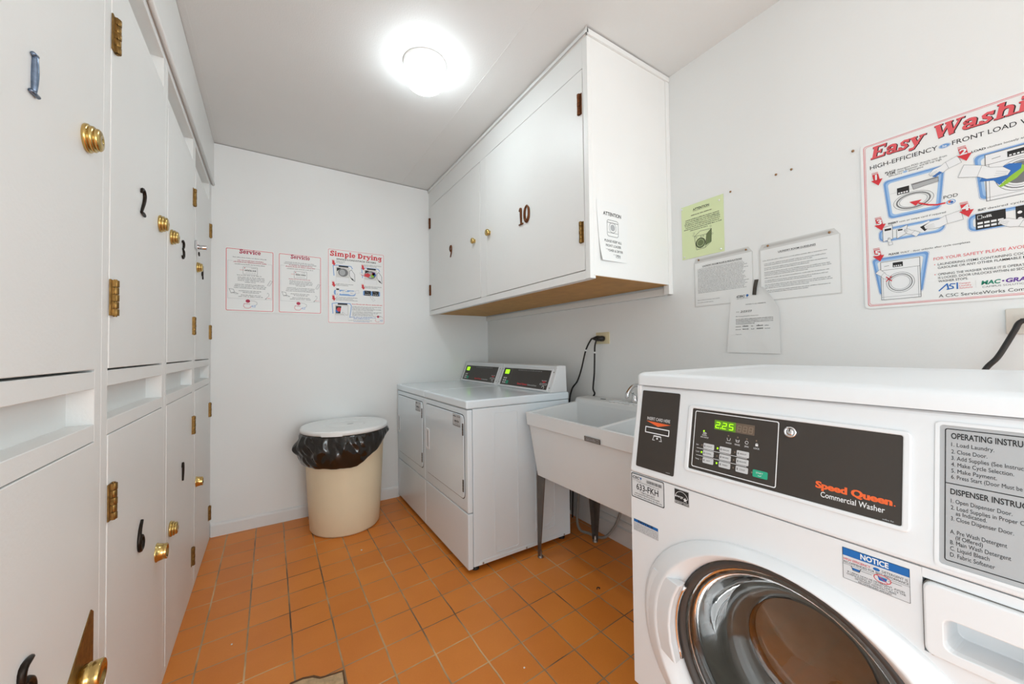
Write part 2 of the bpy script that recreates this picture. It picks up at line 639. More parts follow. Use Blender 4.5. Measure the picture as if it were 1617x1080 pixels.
def hinge_mesh(pl, x, y, h, side, m, leaf=0.022, rad=0.0075):
    """leaf on one side, five knuckles on the barrel; side = +1 barrel to the right of the leaf"""
    mb = MB()
    xa, xb = (x, x + leaf * side)
    mb.prism(pl, [(min(xa, xb), y), (max(xa, xb), y), (max(xa, xb), y + h), (min(xa, xb), y + h)], 0.0, 0.0030, m)
    cx = xb
    for i in range(5):
        y0 = y + h * i / 5 + 0.0006
        y1 = y + h * (i + 1) / 5 - 0.0006
        rr = rad * (1.0 if i % 2 == 0 else 0.93)
        mb.lathe(pl.P(cx, y0, 0.006), pl.v, [(rr * 0.94, 0), (rr, 0.0008), (rr, y1 - y0 - 0.0008), (rr * 0.94, y1 - y0)], m, 14)
        mb.prism(pl, [(cx - side * 0.0 - (0.009 if side > 0 else 0), y0), (cx + (0.009 if side < 0 else 0), y0), (cx + (0.009 if side < 0 else 0), y1), (cx - (0.009 if side > 0 else 0), y1)], 0.002, 0.0085 if i % 2 == 0 else 0.006, m)
    mb.lathe(pl.P(cx, y - 0.002, 0.006), pl.v, [(rad * 0.5, 0), (rad * 0.5, h + 0.004)], m, 10)
    return mb


DIG = {
    '1': [[(0.1, 0.86), (0.28, 1.0), (0.3, 0.5), (0.3, 0.0)], [(0.06, 0.0), (0.54, 0.0)]],
    '1s': [[(0.10, 0.97), (0.30, 1.0)], [(0.22, 0.99), (0.22, 0.5), (0.20, 0.04)], [(0.02, 0.0), (0.40, 0.02)]],
    '1p': [[(0.05, 0.78), (0.24, 1.0), (0.26, 0.5), (0.22, 0.0)]],
    '2': [[(0.02, 0.82), (0.08, 0.98), (0.3, 1.0), (0.45, 0.82), (0.38, 0.55), (0.15, 0.22), (0.02, 0.04)], [(0.02, 0.04), (0.3, 0.05), (0.5, 0.0)]],
    '3': [[(0.03, 0.88), (0.2, 1.0), (0.42, 0.86), (0.36, 0.62), (0.2, 0.54)], [(0.2, 0.54), (0.44, 0.42), (0.46, 0.16), (0.26, 0.0), (0.03, 0.1)]],
    '4': [[(0.38, 1.0), (0.02, 0.32), (0.52, 0.32)], [(0.38, 1.0), (0.36, 0.0)]],
    '5': [[(0.48, 1.0), (0.12, 0.96), (0.06, 0.58)], [(0.06, 0.58), (0.3, 0.64), (0.5, 0.42), (0.4, 0.08), (0.18, 0.0), (0.02, 0.1)]],
    '6': [[(0.42, 1.0), (0.16, 0.72), (0.03, 0.3), (0.16, 0.02), (0.4, 0.04), (0.5, 0.26), (0.36, 0.46), (0.12, 0.36)]],
    '7': [[(0.02, 0.84), (0.06, 0.97), (0.5, 0.99), (0.24, 0.45), (0.18, 0.0)]],
    '9': [[(0.44, 0.66), (0.24, 0.5), (0.06, 0.68), (0.14, 0.94), (0.36, 0.98), (0.48, 0.76), (0.4, 0.36), (0.16, 0.0)]],
    '0': [[(0.28, 1.0), (0.08, 0.78), (0.05, 0.3), (0.26, 0.0), (0.5, 0.26), (0.5, 0.76), (0.28, 1.0)]],
}


def digit_mesh(pl, x, y, hgt, d, m, r=0.0045, ax=1.0):
    mb = MB()
    for st in DIG[d]:
        pts = smooth_path([pl.P(x + a * hgt * ax, y + b * hgt, 0.0035) for a, b in st], 5) if len(st) > 2 else [pl.P(x + a * hgt * ax, y + b * hgt, 0.0035) for a, b in st]
        n = len(pts)
        mb.tube(pts, [r * (0.75 + 0.45 * math.sin(PI * i / max(n - 1, 1))) for i in range(n)], m, 8)
    return mb


# ------------------------------------------------------------------ tall lockers on the left
UNITS = [  # y0, y1, door y0, door y1, upper number, lower number, word
    dict(y=(0.645, 1.2765), d=(0.690, 1.235), up='1', lo='5'),
    dict(y=(1.2775, 1.9085), d=(1.321, 1.869), up='2', lo='6'),
    dict(y=(1.9095, 2.5425), d=(1.944, 2.503), up='3', lo='7'),
    dict(y=(2.5435, 3.2110), d=(2.586, 3.118), up='4', lo=None),
]
LAB = ['tall white locker nearest the camera, doors numbered 1 and 5',
       'tall white locker with doors numbered 2 and 6, second from the camera',
       'tall white locker with doors numbered 3 and 7, third from the camera',
       'tall white locker in the far left corner, chrome lock above its upper knob']
for u, lab in zip(UNITS, LAB):
    y0, y1 = u['y']
    a, b = u['d']
    root = thing('storage_locker', lab, 'locker', (-0.2, (y0 + y1) / 2, 0), 'tall lockers along the left wall')
    fr = MB()
    fr.box((-0.385, y0, 0.0), (-0.044, y1, 2.350), CABP)
    for lo, hi in ((y0, a - 0.0025), (b + 0.0025, y1)):
        fr.box((-0.046, lo, 0.0), (0.0, hi, 2.350), CABP)
    for z0, z1 in ((0.0, 0.028), (1.0185, 1.056), (1.137, 1.1755), (2.1815, 2.210), (2.321, 2.350)):
        fr.box((-0.046, a - 0.0025, z0), (0.0, b + 0.0025, z1), CABP)
    fr.build('body', root, bevel=0.0012, seg=1)
    first = u['up'] == '1'
    far_knob = u['up'] in '12'
    for z0, z1, num, upper in ((1.1805, 2.179, u['up'], True), (0.0305, 1.0165, u['lo'], False)):
        dr = MB().box((-0.019, a, z0), (0.0015, b, z1), CABP).build('door', root, bevel=0.0015)
        pl = on_left_face(0, 0, 0.0015)
        if upper:
            ky = {'1': 1.172, '2': 1.815, '3': 2.002, '4': 2.640}[num]
            knob_mesh(pl, ky, 1.682, 'stepped', 0.030 if num in '123' else 0.028).build('knob', dr)
        else:
            if num == '5':
                # diamond brass plate behind the knob, cut off at the door edge
                pm = MB().prism(pl, [(1.104, 0.543), (1.150, 0.490), (b - 0.001, 0.470), (b - 0.001, 0.640), (1.222, 0.650), (1.108, 0.568)], 0.0, 0.002, BRASS2)
                pm.lathe(pl.P(1.114, 0.556, 0.002), pl.n, [(0.005, 0), (0.0045, 0.0015), (0.0005, 0.002)], CHROME, 10)
                part_label(pm.build('backplate', dr), 'bare brass plate behind the knob')
                knob_mesh(pl, 1.168, 0.536, 'barrel', 0.026).build('knob', dr)
            elif num == '6':
                knob_mesh(pl, 1.803, 0.519, 'cone', 0.032).build('knob', dr)
            elif num == '7':
                knob_mesh(pl, 2.012, 0.520, 'stepped', 0.030).build('knob', dr)
            else:
                knob_mesh(pl, 2.640, 0.527, 'cone', 0.028).build('knob', dr)
        ny = {'1': 0.937, '2': 1.572, '3': 2.208, '4': 2.790, '5': 0.930, '6': 1.570, '7': 2.232}.get(num)
        if num:
            nz, nh = (1.650, 0.067) if num == '1' else (1.645, 0.077) if upper else {'5': (0.640, 0.077), '6': (0.620, 0.085), '7': (0.643, 0.079)}[num]
            digit_mesh(pl, ny, nz, nh, '1p' if num == '7' else '1s' if num == '1' else num, STEELBLUE if num == '1' else DIGIT, 0.0052 if num in '56' else 0.0042).build('number', dr)
        if num == '4':
            lk = MB().prism(pl, [(2.560, 1.768), (2.612, 1.768), (2.612, 1.812), (2.560, 1.812)], 0.0, 0.010, CHROME)
            lk.lathe(pl.P(2.600, 1.784, 0.008), pl.n, [(0.012, 0), (0.012, 0.034), (0.010, 0.038), (0.0005, 0.038)], CHROME, 16)
            lk.prism(pl, [(2.585, 1.742), (2.606, 1.736), (2.612, 1.750), (2.592, 1.757)], 0.010, 0.016, DIGIT)
            part_label(lk.build('lock', dr, bevel=0.001), 'chrome cam lock')
        # hinges
        zs = (1.974, 1.311) if upper else (0.805, 0.143)
        for z in zs:
            if u['up'] == '1':
                hinge_mesh(pl, a - 0.012, z, 0.088, 1, BRASS2).build('hinge', dr)
            elif u['up'] == '2':
                hinge_mesh(pl, a - 0.003, z + (0.006 if z > 1.9 else 0.0), 0.090, 1, BRASS2, leaf=0.021, rad=0.0075).build('hinge', dr)
            else:
                hinge_mesh(pl, b - 0.010, z if u['up'] == '3' else z - 0.005 + (0 if upper else 0.005), 0.090, 1, BRASS2, leaf=0.020, rad=0.008).build('hinge', dr)

# ------------------------------------------------------------------ wall cabinet
UX, UY, UZ = 1.5246, 1.212, 1.527
root = thing('wall_cabinet', 'white wall cabinet above the dryers and sink, doors numbered 9 and 10', 'cabinet', (1.82, 2.2, UZ))
c = MB()
c.box((UX + 0.0222, UY, 1.541), (W, D - 0.001, H - 0.003), CABP)
c.box((UX, UY, UZ), (UX + 0.0225, 1.2425, H - 0.003), CABP)
c.box((UX + 0.02, UY + 0.0004, UZ), (UX + 0.034, 1.2425, 1.5405), CABP)                  # near stile
c.box((UX, 2.1565, 1.5645), (UX + 0.023, 2.2385, 2.4835), CABP)              # middle stile
c.box((UX, 3.174, 1.5645), (UX + 0.023, D - 0.001, 2.4835), CABP)            # far stile
c.box((UX, 1.2425, UZ), (UX + 0.034, D - 0.001, 1.5645), CABP)                  # bottom rail
c.box((UX, 1.2425, 2.4835), (UX + 0.023, D - 0.001, H - 0.003), CABP)           # top rail
c.box((W - 0.030, UY - 0.004, 1.541), (W, UY + 0.01, H - 0.03), CABP)       # strip where the side meets the wall
c.build('carcass', root, bevel=0.0012, seg=1)
part_label(MB().box((UX + 0.034, UY + 0.004, 1.5395), (W - 0.02, D - 0.002, 1.5415), WOOD).build('underside_panel', root), 'bare orange-brown plywood underside')
cr = MB()
for lo, hi in (((UX - 0.010, UY - 0.010, 2.613), (UX + 0.006, D - 0.001, H - 0.003)), ((UX - 0.010, UY - 0.010, 2.613), (W, UY + 0.006, H - 0.003))):
    cr.box(lo, hi, CABP)
cr.build('crown_moulding', root, bevel=0.005)
pf = Pl((UX, 0, 0), (0, -1, 0), (0, 0, 1))     # x' = -y
for d0, d1, num in ((2.2415, 3.171, '9'), (1.2455, 2.1535, '10')):
    dr = MB().box((UX - 0.001, d0, 1.568), (UX + 0.019, d1, 2.480), CABP).build('door', root, bevel=0.0012)
    pl = Pl((UX - 0.001, 0, 0), (0, -1, 0), (0, 0, 1))
    if num == '9':
        knob_mesh(pl, -2.322, 1.966, 'small', 0.020).build('knob', dr)
        digit_mesh(pl, -2.745, 1.942, 0.088, '9', COPPER, 0.0050, 0.85).build('number', dr)
        for z in (2.290, 1.700):
            hinge_mesh(pl, -3.166, z, 0.090, -1, COPPER, leaf=0.014, rad=0.007).build('hinge', dr)
    else:
        knob_mesh(pl, -2.112, 1.967, 'small', 0.022).build('knob', dr)
        nb = digit_mesh(pl, -1.768, 1.916, 0.088, '1', COPPER, 0.0062, 0.9)
        nb2 = digit_mesh(pl, -1.712, 1.916, 0.088, '0', COPPER, 0.0068, 0.95)
        nb.add(nb2.v, nb2.f, COPPER, True)
        nb.build('number', dr)
        for z, m in ((2.276, COPPER), (1.692, BRASS2)):
            part_label(hinge_mesh(pl, -1.247, z, 0.096, -1, m, leaf=0.016, rad=0.0075).build('hinge', dr), 'browned hinge' if m is COPPER else 'brass hinge')

# ------------------------------------------------------------------ dryers
HINGED = mat('dark_hinge', (92, 82, 74), 0.45, metal=0.5, var=0.3, vscale=80)


def dryer(y0, label, near):
    w = 0.667
    FX = 1.238
    root = thing('tumble_dryer', label, 'dryer', (1.60, y0 + w / 2, 0), 'pair of front-loading dryers')
    y1 = y0 + w
    b = MB().box((FX + 0.033, y0 + 0.002, 0.032), (1.960, y1 - 0.002, 0.890), ENAMEL)
    bo = b.build('body', root, bevel=0.003)
    if near:
        sp = Pl((0, y0 + 0.002, 0), (1, 0, 0), (0, 0, 1))    # near side, normal -y
        em = MB()
        for pts in (rrect(1.404, 0.072, 1.565, 0.858, 0.012), rrect(1.690, 0.110, 1.836, 0.858, 0.02)):
            cx = sum(p[0] for p in pts) / len(pts)
            cy = sum(p[1] for p in pts) / len(pts)
            inn = [(p[0] + (0.003 if p[0] < cx else -0.003), p[1] + (0.003 if p[1] < cy else -0.003)) for p in pts]
            em.frame(sp, pts, inn, 0.0, 0.0026, ENAMEL)
        em.frame(sp, circ(1.760, 0.190, 0.062, n=36), circ(1.760, 0.190, 0.0588, n=36), 0.0, 0.0022, ENAMEL)
        em.prism(sp, [(1.300, 0.034), (1.955, 0.034), (1.955, 0.050), (1.325, 0.056), (1.306, 0.050)], 0.0, 0.0025, ENAMEL)
        em.build('side_panel', root, bevel=0.0005, seg=1)
        for x in (1.327, 1.617, 1.906):
            sc = MB().lathe(sp.P(x, 0.0415, 0.0025), sp.n, [(0.0055, 0), (0.0045, 0.002), (0.0005, 0.0022)], STEEL, 10)
            sc.build('screw', root)
    # upper front panel with the door opening, lower kick panel
    MB().box((FX, y0 + 0.001, 0.3285), (FX + 0.031, y1 - 0.001, 0.8875), ENAMEL).build('front_panel', root, bevel=0.006, seg=3)
    MB().box((FX, y0 + 0.001, 0.024), (FX + 0.031, y1 - 0.001, 0.3245), ENAMEL).build('kick_panel', root, bevel=0.006, seg=3)
    dk = MB().box((FX - 0.006, y0 + 0.0005, 0.8915), (1.964, y1 - 0.0005, 0.939), ENAMEL)
    dk.build('top_deck', root, bevel=0.009, seg=3)
    # door: x' runs from the far side (0) towards the camera
    pl = Pl((FX, y1, 0), (0, -1, 0), (0, 0, 1))
    dm = MB()
    outer = rrect(0.022, 0.392, 0.632, 0.858, 0.03)
    inner = rrect(0.0255, 0.3955, 0.6285, 0.8545, 0.028)
    dm.frame(pl, outer, inner, 0.0, 0.0012, SEAM)
    so = MB().prism(pl, rrect(0.0262, 0.3962, 0.6278, 0.8538, 0.027), -0.004, 0.006, ENAMEL)
    door = so.build('door', root, bevel=0.003, seg=2)
    dm.build('seam', door)
    pf = Pl((FX - 0.006, y1, 0), (0, -1, 0), (0, 0, 1))
    hm = MB()
    hm.frame(pf, rrect(0.038, 0.552, 0.098, 0.692, 0.012), rrect(0.052, 0.566, 0.086, 0.678, 0.009), -0.002, 0.004, ENAMEL2)
    hm.poly(pf, rrect(0.052, 0.566, 0.086, 0.678, 0.009), 0.0004, mat('handle_pocket', (196, 197, 199), 0.5))
    hm.build('handle', door, bevel=0.001, seg=2, fix=False)
    for z in (0.436, 0.744):
        hg = MB().box((FX - 0.009, y1 - 0.627, z), (FX - 0.001, y1 - 0.617, z + 0.066), HINGED)
        for i in range(1, 4):
            hg.box((FX - 0.0096, y1 - 0.6275, z + 0.066 * i / 4 - 0.0008), (FX - 0.005, y1 - 0.6165, z + 0.066 * i / 4 + 0.0008), SEAM)
        part_label(hg.build('hinge', door), 'dark brown hinge')
    st = MB()
    x0, x1, z0, z1 = 0.488, 0.592, 0.782, 0.851
    st.prism(pf, rrect(x0, z0, x1, z1, 0.004), 0.0, 0.0005, mat('grey_sticker', (206, 207, 208), 0.4))
    stk = st.build('sticker', door)
    sl = MB()
    sl.ring(pf, rrect(x0, z0, x1, z1, 0.004), rrect(x0 + 0.0015, z0 + 0.0015, x1 - 0.0015, z1 - 0.0015, 0.003), 0.0008, INKG)
    sl.dashes(pf, x0 + 0.006, x0 + 0.045, z1 - 0.016, 0.008, 0.001, INK, 3)
    sl.dashes(pf, x0 + 0.06, x1 - 0.006, z1 - 0.015, 0.007, 0.001, INKG, 4)
    sl.dashes(pf, x0 + 0.024, x1 - 0.022, z0 + 0.024, 0.014, 0.001, INK, 7)
    sl.dashes(pf, x0 + 0.03, x1 - 0.03, z0 + 0.013, 0.005, 0.001, INKG, 5)
    sl.dashes(pf, x0 + 0.006, x1 - 0.006, z0 + 0.004, 0.005, 0.001, INKG, 6)
    flat(sl, 'sticker_print', stk)
    # slanted control housing
    A = Vector((1.812, y1, 0.9405))
    B = Vector((1.885, y1, 1.106))
    hs = MB()
    prof = [(1.812, 0.9395), (1.872, 1.088), (1.868, 1.106), (1.890, 1.110), (1.944, 1.108), (1.950, 0.9395)]
    hs.prism(Pl((0, y1 - 0.003, 0), (1, 0, 0), (0, 0, 1)), prof, 0.0, w - 0.006, ENAMEL2)
    house = hs.build('control_housing', root, bevel=0.004, seg=2)
    cp = Pl((1.8125, y1, 0.9405), (0, -1, 0), (1.872 - 1.812, 0, 1.088 - 0.9395))
    pm = MB().prism(cp, rrect(0.040, 0.014, 0.620, 0.146, 0.004), -0.001, 0.0015, PANELK)
    panel = part_label(pm.build('control_panel', house), 'brown-black control panel')
    fr = MB()
    for pts, d in ((rrect(0.040, 0.014, 0.620, 0.146, 0.004), 0.012), ):
        fr.frame(cp, rrect(0.026, 0.003, 0.634, 0.158, 0.008), pts, -0.001, 0.0045, ENAMEL2)
    fr.build('bezel', house, bevel=0.0015, seg=2)
    h = 0.002
    pr = MB()
    pr.ring(cp, rrect(0.052, 0.020, 0.158, 0.141, 0.003), rrect(0.0535, 0.0215, 0.1565, 0.1395, 0.002), h, INKG)
    flat(pr, 'display_outline', panel)
    pr = MB()
    pr.dashes(cp, 0.235, 0.520, 0.133, 0.005, h, INKL, 8)
    flat(pr, 'instruction_line', panel)
    pr = MB()
    pr.text(cp, 'Speed Queen', 0.270, 0.030, 0.011, h, RED, width=0.122, bold=0.05)
    pr.text(cp, 'Commercial Dryer', 0.398, 0.030, 0.009, h, WHITE, width=0.105)
    flat(pr, 'name_lettering', panel)
    pr = MB()
    pr.dashes(cp, 0.545, 0.597, 0.072, 0.006, h, WHITE, 9)
    pr.poly(cp, [(0.545, 0.069), (0.598, 0.069), (0.5715, 0.058)], h, RED)
    pr.ring(cp, rrect(0.534, 0.044, 0.607, 0.055, 0.002), rrect(0.536, 0.046, 0.605, 0.053, 0.001), h, WHITE)
    pr.stroke(cp, circ(0.575, 0.027, 0.011, n=12, a0=-0.8, a1=PI), 0.0035, h, WHITE)
    flat(pr, 'card_slot_print', panel)
    part_label(MB().prism(cp, rrect(0.066, 0.100, 0.122, 0.133, 0.002), 0.001, 0.0022, GLOW).build('display', panel), 'lit green display')
    for k, (bx, bv) in enumerate(((0.068, 0.062), (0.094, 0.062), (0.066, 0.044), (0.092, 0.044), (0.066, 0.027), (0.090, 0.027))):
        MB().prism(cp, rrect(bx, bv, bx + 0.018, bv + 0.011, 0.002), 0.001, 0.003, BUTTON).build('button', panel)
    part_label(MB().prism(cp, rrect(0.116, 0.025, 0.146, 0.050, 0.003), 0.001, 0.003, TEAL).build('start_button', panel), 'green start button')
    for sx in (0.018, 0.642):
        for sv in (0.030, 0.135):
            MB().lathe(cp.P(sx, sv, 0.0), cp.n, [(0.0045, 0), (0.004, 0.0022), (0.0005, 0.0024)], STEEL, 8).build('screw', house)
    for fx in (1.30, 1.92):
        for fy in (y0 + 0.045, y1 - 0.045):
            MB().lathe((fx, fy, 0.0), (0, 0, 1), [(0.021, 0), (0.021, 0.012), (0.013, 0.016), (0.013, 0.034)], RUBBER, 14).build('foot', root)


dryer(1.872, 'near white front-load dryer, its whole side showing beside the laundry tub', True)
dryer(2.5412, 'far white front-load dryer in the back corner, beside the bin', False)

# ------------------------------------------------------------------ double laundry tub
TY0, TY1, TX0, TX1 = 0.715, 1.846, 1.603, 2.104


def rim_z(x):
    return 0.846 + (x - TX0) * 0.085


root = thing('laundry_tub', 'cream double laundry tub on grey metal legs beside the near dryer', 'sink', (1.87, 1.28, 0))
t = MB()


def loop4(x0, x1, y0, y1, z):
    zf = z if callable(z) else (lambda x: z)
    return [(x0, y0, zf(x0)), (x1, y0, zf(x1)), (x1, y1, zf(x1)), (x0, y1, zf(x0))]


skirt = loop4(TX0 + 0.006, TX1, TY0 + 0.006, TY1 - 0.006, lambda x: rim_z(x) - 0.074)
sk_in = loop4(TX0 + 0.016, TX1, TY0 + 0.014, TY1 - 0.014, lambda x: rim_z(x) - 0.074)
sk_in2 = loop4(TX0 + 0.016, TX1, TY0 + 0.014, TY1 - 0.014, lambda x: rim_z(x) - 0.080)
bot = loop4(TX0 + 0.050, TX1 - 0.03, TY0 + 0.055, TY1 - 0.045, 0.480)
t.loft([loop4(TX0, TX1, TY0, TY1, rim_z), skirt, sk_in, sk_in2, bot], TUBP, smooth=False, cap1=True)
# rim with two bowls
BX0, BX1, BM = TX0 + 0.022, 1.985, 1.272
bowls = [(BM + 0.011, TY1 - 0.022), (TY0 + 0.022, BM - 0.011)]
for a, b in bowls:
    top = loop4(BX0, BX1, a, b, rim_z)
    low = loop4(BX0 + 0.055, BX1 - 0.035, a + 0.05, b - 0.05, 0.515)
    t.loft([top, low], TUBP, smooth=False, cap1=True)
    t.lathe(((BX0 + BX1) / 2, (a + b) / 2, 0.5155), (0, 0, 1), [(0.04, 0), (0.036, 0.002), (0.02, 0.001), (0.0005, 0.001)], CHROME, 16)
ys = [TY0, bowls[1][0], bowls[1][1], bowls[0][0], bowls[0][1], TY1]
xs = [TX0, BX0, BX1, TX1]
for i in range(5):
    for j in range(3):
        if j == 1 and i in (1, 3):
            continue
        t.add([(xs[j], ys[i], rim_z(xs[j])), (xs[j + 1], ys[i], rim_z(xs[j + 1])), (xs[j + 1], ys[i + 1], rim_z(xs[j + 1])), (xs[j], ys[i + 1], rim_z(xs[j]))], [(0, 1, 2, 3)], TUBP)
t.build('basin', root, bevel=0.006, seg=2, fix=True)
lg = MB()
zl = rim_z(1.99)
lg.prism(Pl((0, TY1 - 0.002, 0), (1, 0, 0), (0, 0, 1)), [(1.988, zl), (1.994, zl + 0.020), (2.004, zl + 0.026), (TX1, zl + 0.030), (TX1, zl - 0.01), (1.988, zl - 0.01)], 0.0, TY1 - TY0 - 0.004, TUBP)
lg.build('back_ledge', root, bevel=0.006, seg=3)
gr = MB()
for i in range(7):
    y = 1.56 - i * 0.035
    gr.tube([(2.000, y, zl + 0.0275), (2.060, y - 0.012, zl + 0.0305)], 0.0045, TUBP, 8)
gr.build('soap_ridges', root)
scm = MB().prism(Pl((2.0, 1.66, zl + 0.031), (0, -1, 0), (1, 0, 0)), [(0.0, 0.03), (0.03, 0.035), (0.034, 0.042), (0.004, 0.038)], -0.002, 0.001, INKG)
part_label(scm.build('scuff', root), 'dark scuff on the back ledge')


def tub_leg(x, y, sx, sy):
    m = MB()
    zt = 0.50
    for fx in (True, False):
        if fx:   # plate across the front
            m.prism(Pl((x, y, 0), (0, 1, 0), (0, 0, 1)), [(0, 0.012), (-sy * 0.026, 0.012), (-sy * 0.078, zt), (0, zt)], -0.0015, 0.0015, LEGM)
        else:    # plate along the side
            m.prism(Pl((x, y, 0), (1, 0, 0), (0, 0, 1)), [(0, 0.012), (sx * 0.022, 0.012), (sx * 0.066, zt), (0, zt)], -0.0015, 0.0015, LEGM)
    o = m.build('leg', root, bevel=0.001, seg=1)
    MB().lathe((x + sx * 0.010, y - sy * 0.012, 0.0), (0, 0, 1), [(0.017, 0), (0.017, 0.006), (0.009, 0.010), (0.009, 0.04)], STEEL, 12).build('levelling_foot', o)


tub_leg(1.660, 1.818, 1, 1)
tub_leg(1.660, 0.770, 1, -1)
tub_leg(2.072, 1.770, -1, 1)
tub_leg(2.072, 0.770, -1, -1)
pm = Pl((TX0 + 0.0025, 1.352, 0), (0, -1, 0), (0.02, 0, -1))
pm = Pl((TX0 + 0.0022, 1.352, 0.778), (0, -1, 0), (-0.08, 0, 1))
tg = MB().prism(pm, rrect(0, -0.003, 0.104, 0.021, 0.002), 0.0, 0.0012, mat('maker_plate', (112, 106, 100), 0.4, metal=0.4))
tgo = part_label(tg.build('maker_plate', root), 'small dark maker plate on the front lip')
tp = MB()
tp.ring(pm, rrect(0.006, 0.001, 0.098, 0.018, 0.003), rrect(0.0075, 0.0025, 0.0965, 0.0165, 0.002), 0.0015, INKL)
tp.dashes(pm, 0.014, 0.078, 0.005, 0.010, 0.0015, INKL, 21)
tp.stroke(pm, circ(0.087, 0.0095, 0.005, n=12), 0.0015, 0.0015, INKL)
flat(tp, 'plate_print', tgo)
fc = MB()
fy = 1.36
zf = zl + 0.029
fc.prism(Pl((2.05, fy, zf), (0, -1, 0), (-1, 0, 0)), rrect(-0.075, -0.03, 0.075, 0.028, 0.02), 0.0, 0.014, CHROME)
fc.tube(smooth_path([(2.055, fy, zf + 0.012), (2.055, fy, zf + 0.055), (2.03, fy, zf + 0.10), (1.97, fy, zf + 0.105), (1.925, fy, zf + 0.07), (1.92, fy, zf + 0.045)], 5), 0.010, CHROME, 12)
fco = fc.build('faucet', root)
for s in (1, -1):
    hm = MB().lathe((2.05, fy + s * 0.058, zf + 0.013), (0, 0, 1), [(0.016, 0), (0.014, 0.02), (0.011, 0.024), (0.011, 0.03)], CHROME, 14)
    hm.tube(smooth_path([(2.05, fy + s * 0.058, zf + 0.030), (2.044, fy + s * 0.066, zf + 0.056), (2.030, fy + s * 0.056, zf + 0.066), (2.010, fy + s * 0.040, zf + 0.064)], 4), 0.0065, CHROME, 10)
    hm.build('tap_handle', fco)

# ------------------------------------------------------------------ front-load washer
WY = 0.684
root = thing('front_load_washer', 'big white front-load washer in the right foreground with round glass door', 'washing machine', (1.5, WY / 2, 0))
wb = MB()
LX = 1.142                                    # lower front
# front panel with the round port cut in it
pl = Pl((LX, WY, 0), (0, -1, 0), (0, 0, 1))   # x' from the far side towards the camera
cx, cz = WY - 0.347, 0.567


def sq(a, b, n, seg=64, x=0.0, z=0.0, e=2.0):
    out = []
    for i in range(seg):
        t_ = 2 * PI * i / seg
        c_, s_ = math.cos(t_), math.sin(t_)
        out.append((cx + x + a * math.copysign(abs(c_) ** (2.0 / e), c_), cz + z + b * math.copysign(abs(s_) ** (2.0 / e), s_)))
    return out


NX, NZ = 0.5315, 0.7685                       # notch in the panel where the dispenser drawer sits


def box_loop(x0, y0, x1, y1, seg=64):
    out = []
    for i in range(seg):
        t_ = 2 * PI * i / seg
        c_, s_ = math.cos(t_), math.sin(t_)
        k = min((x1 - cx if c_ > 0 else cx - x0) / max(abs(c_), 1e-6), (y1 - cz if s_ > 0 else cz - y0) / max(abs(s_), 1e-6))
        px, pz = cx + c_ * k, cz + s_ * k
        if px > NX and pz > NZ:
            kz, kx = (NZ - cz) / s_, (NX - cx) / c_
            k = max(kz, kx)
            px, pz = cx + c_ * k, cz + s_ * k
        out.append((px, pz))
    # snap the nearest samples to the true corners
    for qx, qy in ((x0, y0), (x1, y0), (x1, NZ), (NX, NZ), (NX, y1), (x0, y1)):
        i = min(range(seg), key=lambda j: (out[j][0] - qx) ** 2 + (out[j][1] - qy) ** 2)
        out[i] = (qx, qy)
    return out


wb.frame(pl, box_loop(0.0, 0.345, WY, 0.8885), sq(0.222, 0.222, 2), -0.03, 0.0, ENAMEL2)
wb.prism(pl, [(NX, 0.8745), (WY, 0.8745), (WY, 0.8885), (NX, 0.8885)], -0.03, 0.0, ENAMEL2)
wb.prism(pl, [(0.6812, NZ), (WY, NZ), (WY, 0.8745), (0.6812, 0.8745)], -0.03, 0.0, ENAMEL2)
fpo = wb.build('front_panel', root, bevel=0.0025, seg=2)
bx = MB()
for lo, hi in (((LX + 0.030, 0.0015, 0.345), (1.85, 0.0135, 1.1155)), ((LX + 0.030, WY - 0.0135, 0.345), (1.85, WY - 0.0015, 1.1155)), ((1.838, 0.0135, 0.357), (1.8495, WY - 0.0135, 1.1155)), ((LX + 0.0305, 0.0135, 0.346), (1.8495, WY - 0.0135, 0.357))):
    bx.box(lo, hi, ENAMEL2)
bx.build('body', root, bevel=0.002)
MB().box((LX + 0.045, 0.012, 0.0), (1.84, WY - 0.012, 0.345), ENAMEL2).build('base', root, bevel=0.004)
# lid with a shallow raised rim
ld = MB().box((1.168, -0.002, 1.1165), (1.872, WY + 0.002, 1.1425), ENAMEL2)
outer = rrect(1.168, -0.002, 1.872, WY + 0.002, 0.02)
inner = rrect(1.205, 0.03, 1.838, WY - 0.03, 0.02)
lp = Pl((0, 0, 0), (1, 0, 0), (0, 1, 0))
lm = MB()
n = len(outer)
loops = [[lp.P(a, b, 1.1165) for a, b in outer], [lp.P(a, b, 1.140) for a, b in outer]]


def inset(pts, d):
    mx = sum(p[0] for p in pts) / len(pts)
    my = sum(p[1] for p in pts) / len(pts)
    return [(p[0] + (d if p[0] < mx else -d), p[1] + (d if p[1] < my else -d)) for p in pts]


for d_, z_ in ((0.003, 1.1455), (0.009, 1.1488), (0.018, 1.1495), (0.028, 1.1480), (0.040, 1.1448), (0.055, 1.1440)):
    loops.append([lp.P(a, b, z_) for a, b in inset(outer, d_)])
lm.loft(loops, ENAMEL2, smooth=True, cap0=True, cap1=True)
lm.build('lid', root)
# leaning control panel
PA, PB = Vector((1.137, 0, 0.891)), Vector((1.177, 0, 1.1145))
cpn = MB().prism(Pl((0, WY, 0), (1, 0, 0), (0, 0, 1)), [(1.137, 0.8905), (1.177, 1.1145), (1.26, 1.1145), (1.26, 0.8905)], 0.0, WY, ENAMEL2)
ctrl = cpn.build('control_panel', root, bevel=0.007, seg=3)
cp = Pl((1.137, WY, 0.891), (0, -1, 0), tuple(PB - PA))
